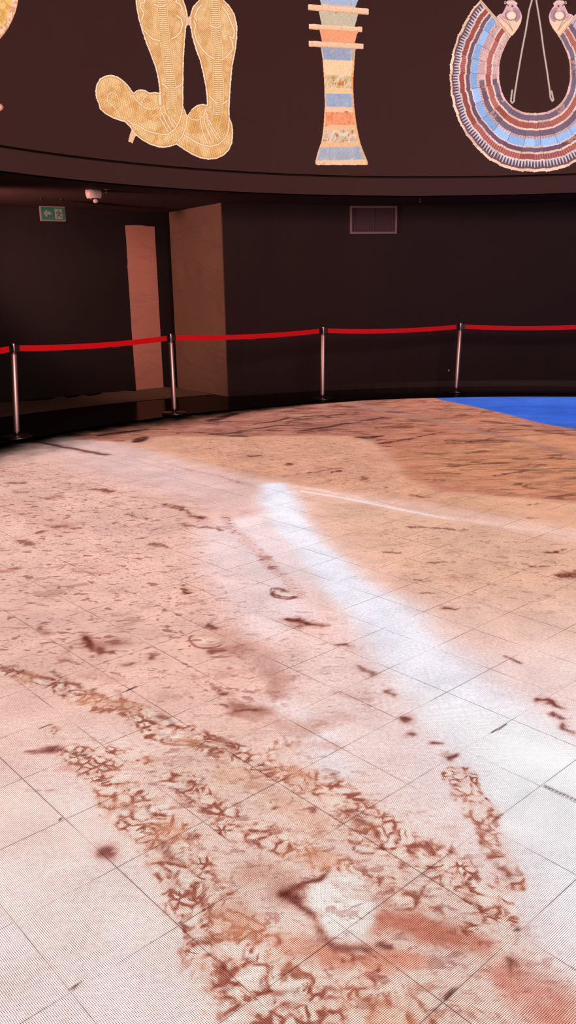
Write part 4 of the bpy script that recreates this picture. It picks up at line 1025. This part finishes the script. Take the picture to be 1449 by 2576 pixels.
bm = bmesh.new()                                                       # the running figure, in green on the pale doorway
def limb(a, b, r):
    a = np.array(a, float); b = np.array(b, float); t = (b - a) / np.linalg.norm(b - a); n_ = np.array([-t[1], t[0]]) * r
    add_prism(bm, [tuple(a + n_), tuple(b + n_), tuple(b - n_), tuple(a - n_)], -0.034, -0.0305)
fx_ = 0.22 * w
limb((fx_ + 0.02 * w, 0.14 * h), (fx_ - 0.0 * w, -0.06 * h), 0.028 * w)
limb((fx_ + 0.02 * w, 0.12 * h), (fx_ - 0.08 * w, 0.10 * h), 0.014 * w); limb((fx_ - 0.08 * w, 0.10 * h), (fx_ - 0.10 * w, -0.02 * h), 0.013 * w)
limb((fx_ + 0.03 * w, 0.11 * h), (fx_ + 0.09 * w, 0.02 * h), 0.014 * w); limb((fx_ + 0.09 * w, 0.02 * h), (fx_ + 0.12 * w, 0.08 * h), 0.013 * w)
limb((fx_, -0.05 * h), (fx_ - 0.07 * w, -0.12 * h), 0.018 * w); limb((fx_ - 0.07 * w, -0.12 * h), (fx_ - 0.06 * w, -0.29 * h), 0.015 * w)
limb((fx_, -0.05 * h), (fx_ + 0.06 * w, -0.18 * h), 0.018 * w); limb((fx_ + 0.06 * w, -0.18 * h), (fx_ + 0.13 * w, -0.24 * h), 0.015 * w)
add_prism(bm, [(fx_ - 0.005 * w + 0.03 * w * math.cos(a * math.pi / 6), 0.23 * h + 0.03 * w * math.sin(a * math.pi / 6)) for a in range(12)], -0.034, -0.0305)
bmesh.ops.recalc_face_normals(bm, faces=bm.faces)
bm_obj('running_figure', bm, SIGN_GREEN, door_p)
for xx in (-0.40 * w, 0.40 * w):
    bm = bmesh.new(); L_ = ZS - (sz + h / 2)
    add_lathe(bm, [(0.0, 0), (0.006, 0), (0.006, L_ - 0.012), (0.016, L_ - 0.012), (0.016, L_), (0, L_)], 14, Matrix.Translation((xx, 0, h / 2)))
    bm_obj('hanging_rod', bm, PLASTIC, sign, True)

# dome camera under the soffit
dx_, dy_ = (float(v) for v in at_z(235, 479, ZS))
dist = math.sqrt(dx_ ** 2 + dy_ ** 2 + (ZS - CAMZ) ** 2); rad = 18.5 * dist / FPX
dome = empty('dome_camera', (dx_, dy_, ZS), 0.3); tag(dome, 'white dome security camera under the dark soffit', 'security camera')
bm = bmesh.new(); add_lathe(bm, [(0, 0), (rad, 0), (rad * 1.0, -0.03), (rad * 0.98, -0.055), (rad * 0.86, -0.088), (rad * 0.80, -0.094), (rad * 0.70, -0.094), (0, -0.090)], 40); bmesh.ops.recalc_face_normals(bm, faces=bm.faces); bm_obj('housing', bm, WHITE_PLASTIC, dome, True)
bm = bmesh.new(); rb = rad * 0.68; add_lathe(bm, [(rb, -0.092)] + [(rb * math.cos(t), -0.092 - rb * 0.72 * math.sin(t)) for t in np.linspace(0.1, math.pi / 2 - 0.05, 9)] + [(0, -0.092 - rb * 0.72)], 32); bmesh.ops.recalc_face_normals(bm, faces=bm.faces); bm_obj('dome_cover', bm, PLASTIC, dome, True)
bm = bmesh.new(); add_lathe(bm, [(0, 0.0), (0.026, 0.0), (0.030, -0.012), (0.022, -0.022), (0, -0.024)], 20, align_z(Vector((0.012, -rb * 0.66, -0.092 - rb * 0.42)), Vector((0, 0.75, 0.65)))); bmesh.ops.recalc_face_normals(bm, faces=bm.faces); bm_obj('lens', bm, WHITE_PLASTIC, dome, True)

# sprinkler heads
def sprinkler(px, py, label, s=1.0):
    x, y = (float(v) for v in at_z(px, py, ZS))
    r = empty('sprinkler_head', (x, y, ZS)); tag(r, label, 'sprinkler', 'sprinkler heads under the soffit')
    m = simple('sprinkler_metal', (0.30, 0.22, 0.21), 0.4, 0.6, var=0.1)
    bm = bmesh.new(); add_lathe(bm, [(0, 0), (0.030 * s, 0), (0.030 * s, -0.006), (0.010, -0.010), (0, -0.010)], 18); bmesh.ops.recalc_face_normals(bm, faces=bm.faces); bm_obj('escutcheon', bm, m, r, True)
    bm = bmesh.new(); add_lathe(bm, [(0, -0.008), (0.007, -0.008), (0.007, -0.030), (0.011, -0.034), (0.004, -0.044), (0, -0.044)], 12); bmesh.ops.recalc_face_normals(bm, faces=bm.faces); bm_obj('nozzle', bm, m, r, True)
    bm = bmesh.new(); add_lathe(bm, [(0, -0.043), (0.016, -0.043), (0.016, -0.046), (0, -0.046)], 14); bmesh.ops.recalc_face_normals(bm, faces=bm.faces); bm_obj('deflector', bm, m, r, True)
sprinkler(267, 476, 'tiny sprinkler head beside the white dome camera')
sprinkler(1057, 500, 'tiny sprinkler head right of the framed vent', 0.5)

# pale fleck on the wall beside the right-hand post
fc_ = on_cyl(1129, 932, RW); fa = ang(float(fc_[0]), float(fc_[1]))
bm = bmesh.new(); add_lathe(bm, [(0, 0.0), (0.016, 0.0), (0.015, 0.006), (0, 0.008)], 14)
fl = bm_obj('wall_fleck', bm, simple('pale_fleck', (0.55, 0.50, 0.36), 0.5, var=0.1), None, True)
fl.location = (CX + RW * math.cos(fa), CY + RW * math.sin(fa), float(fc_[2])); fl.rotation_euler = Vector((-math.cos(fa), -math.sin(fa), 0)).to_track_quat('Z', 'Y').to_euler()
tag(fl, 'small pale fleck on the black wall left of the rightmost post', 'wall plug')
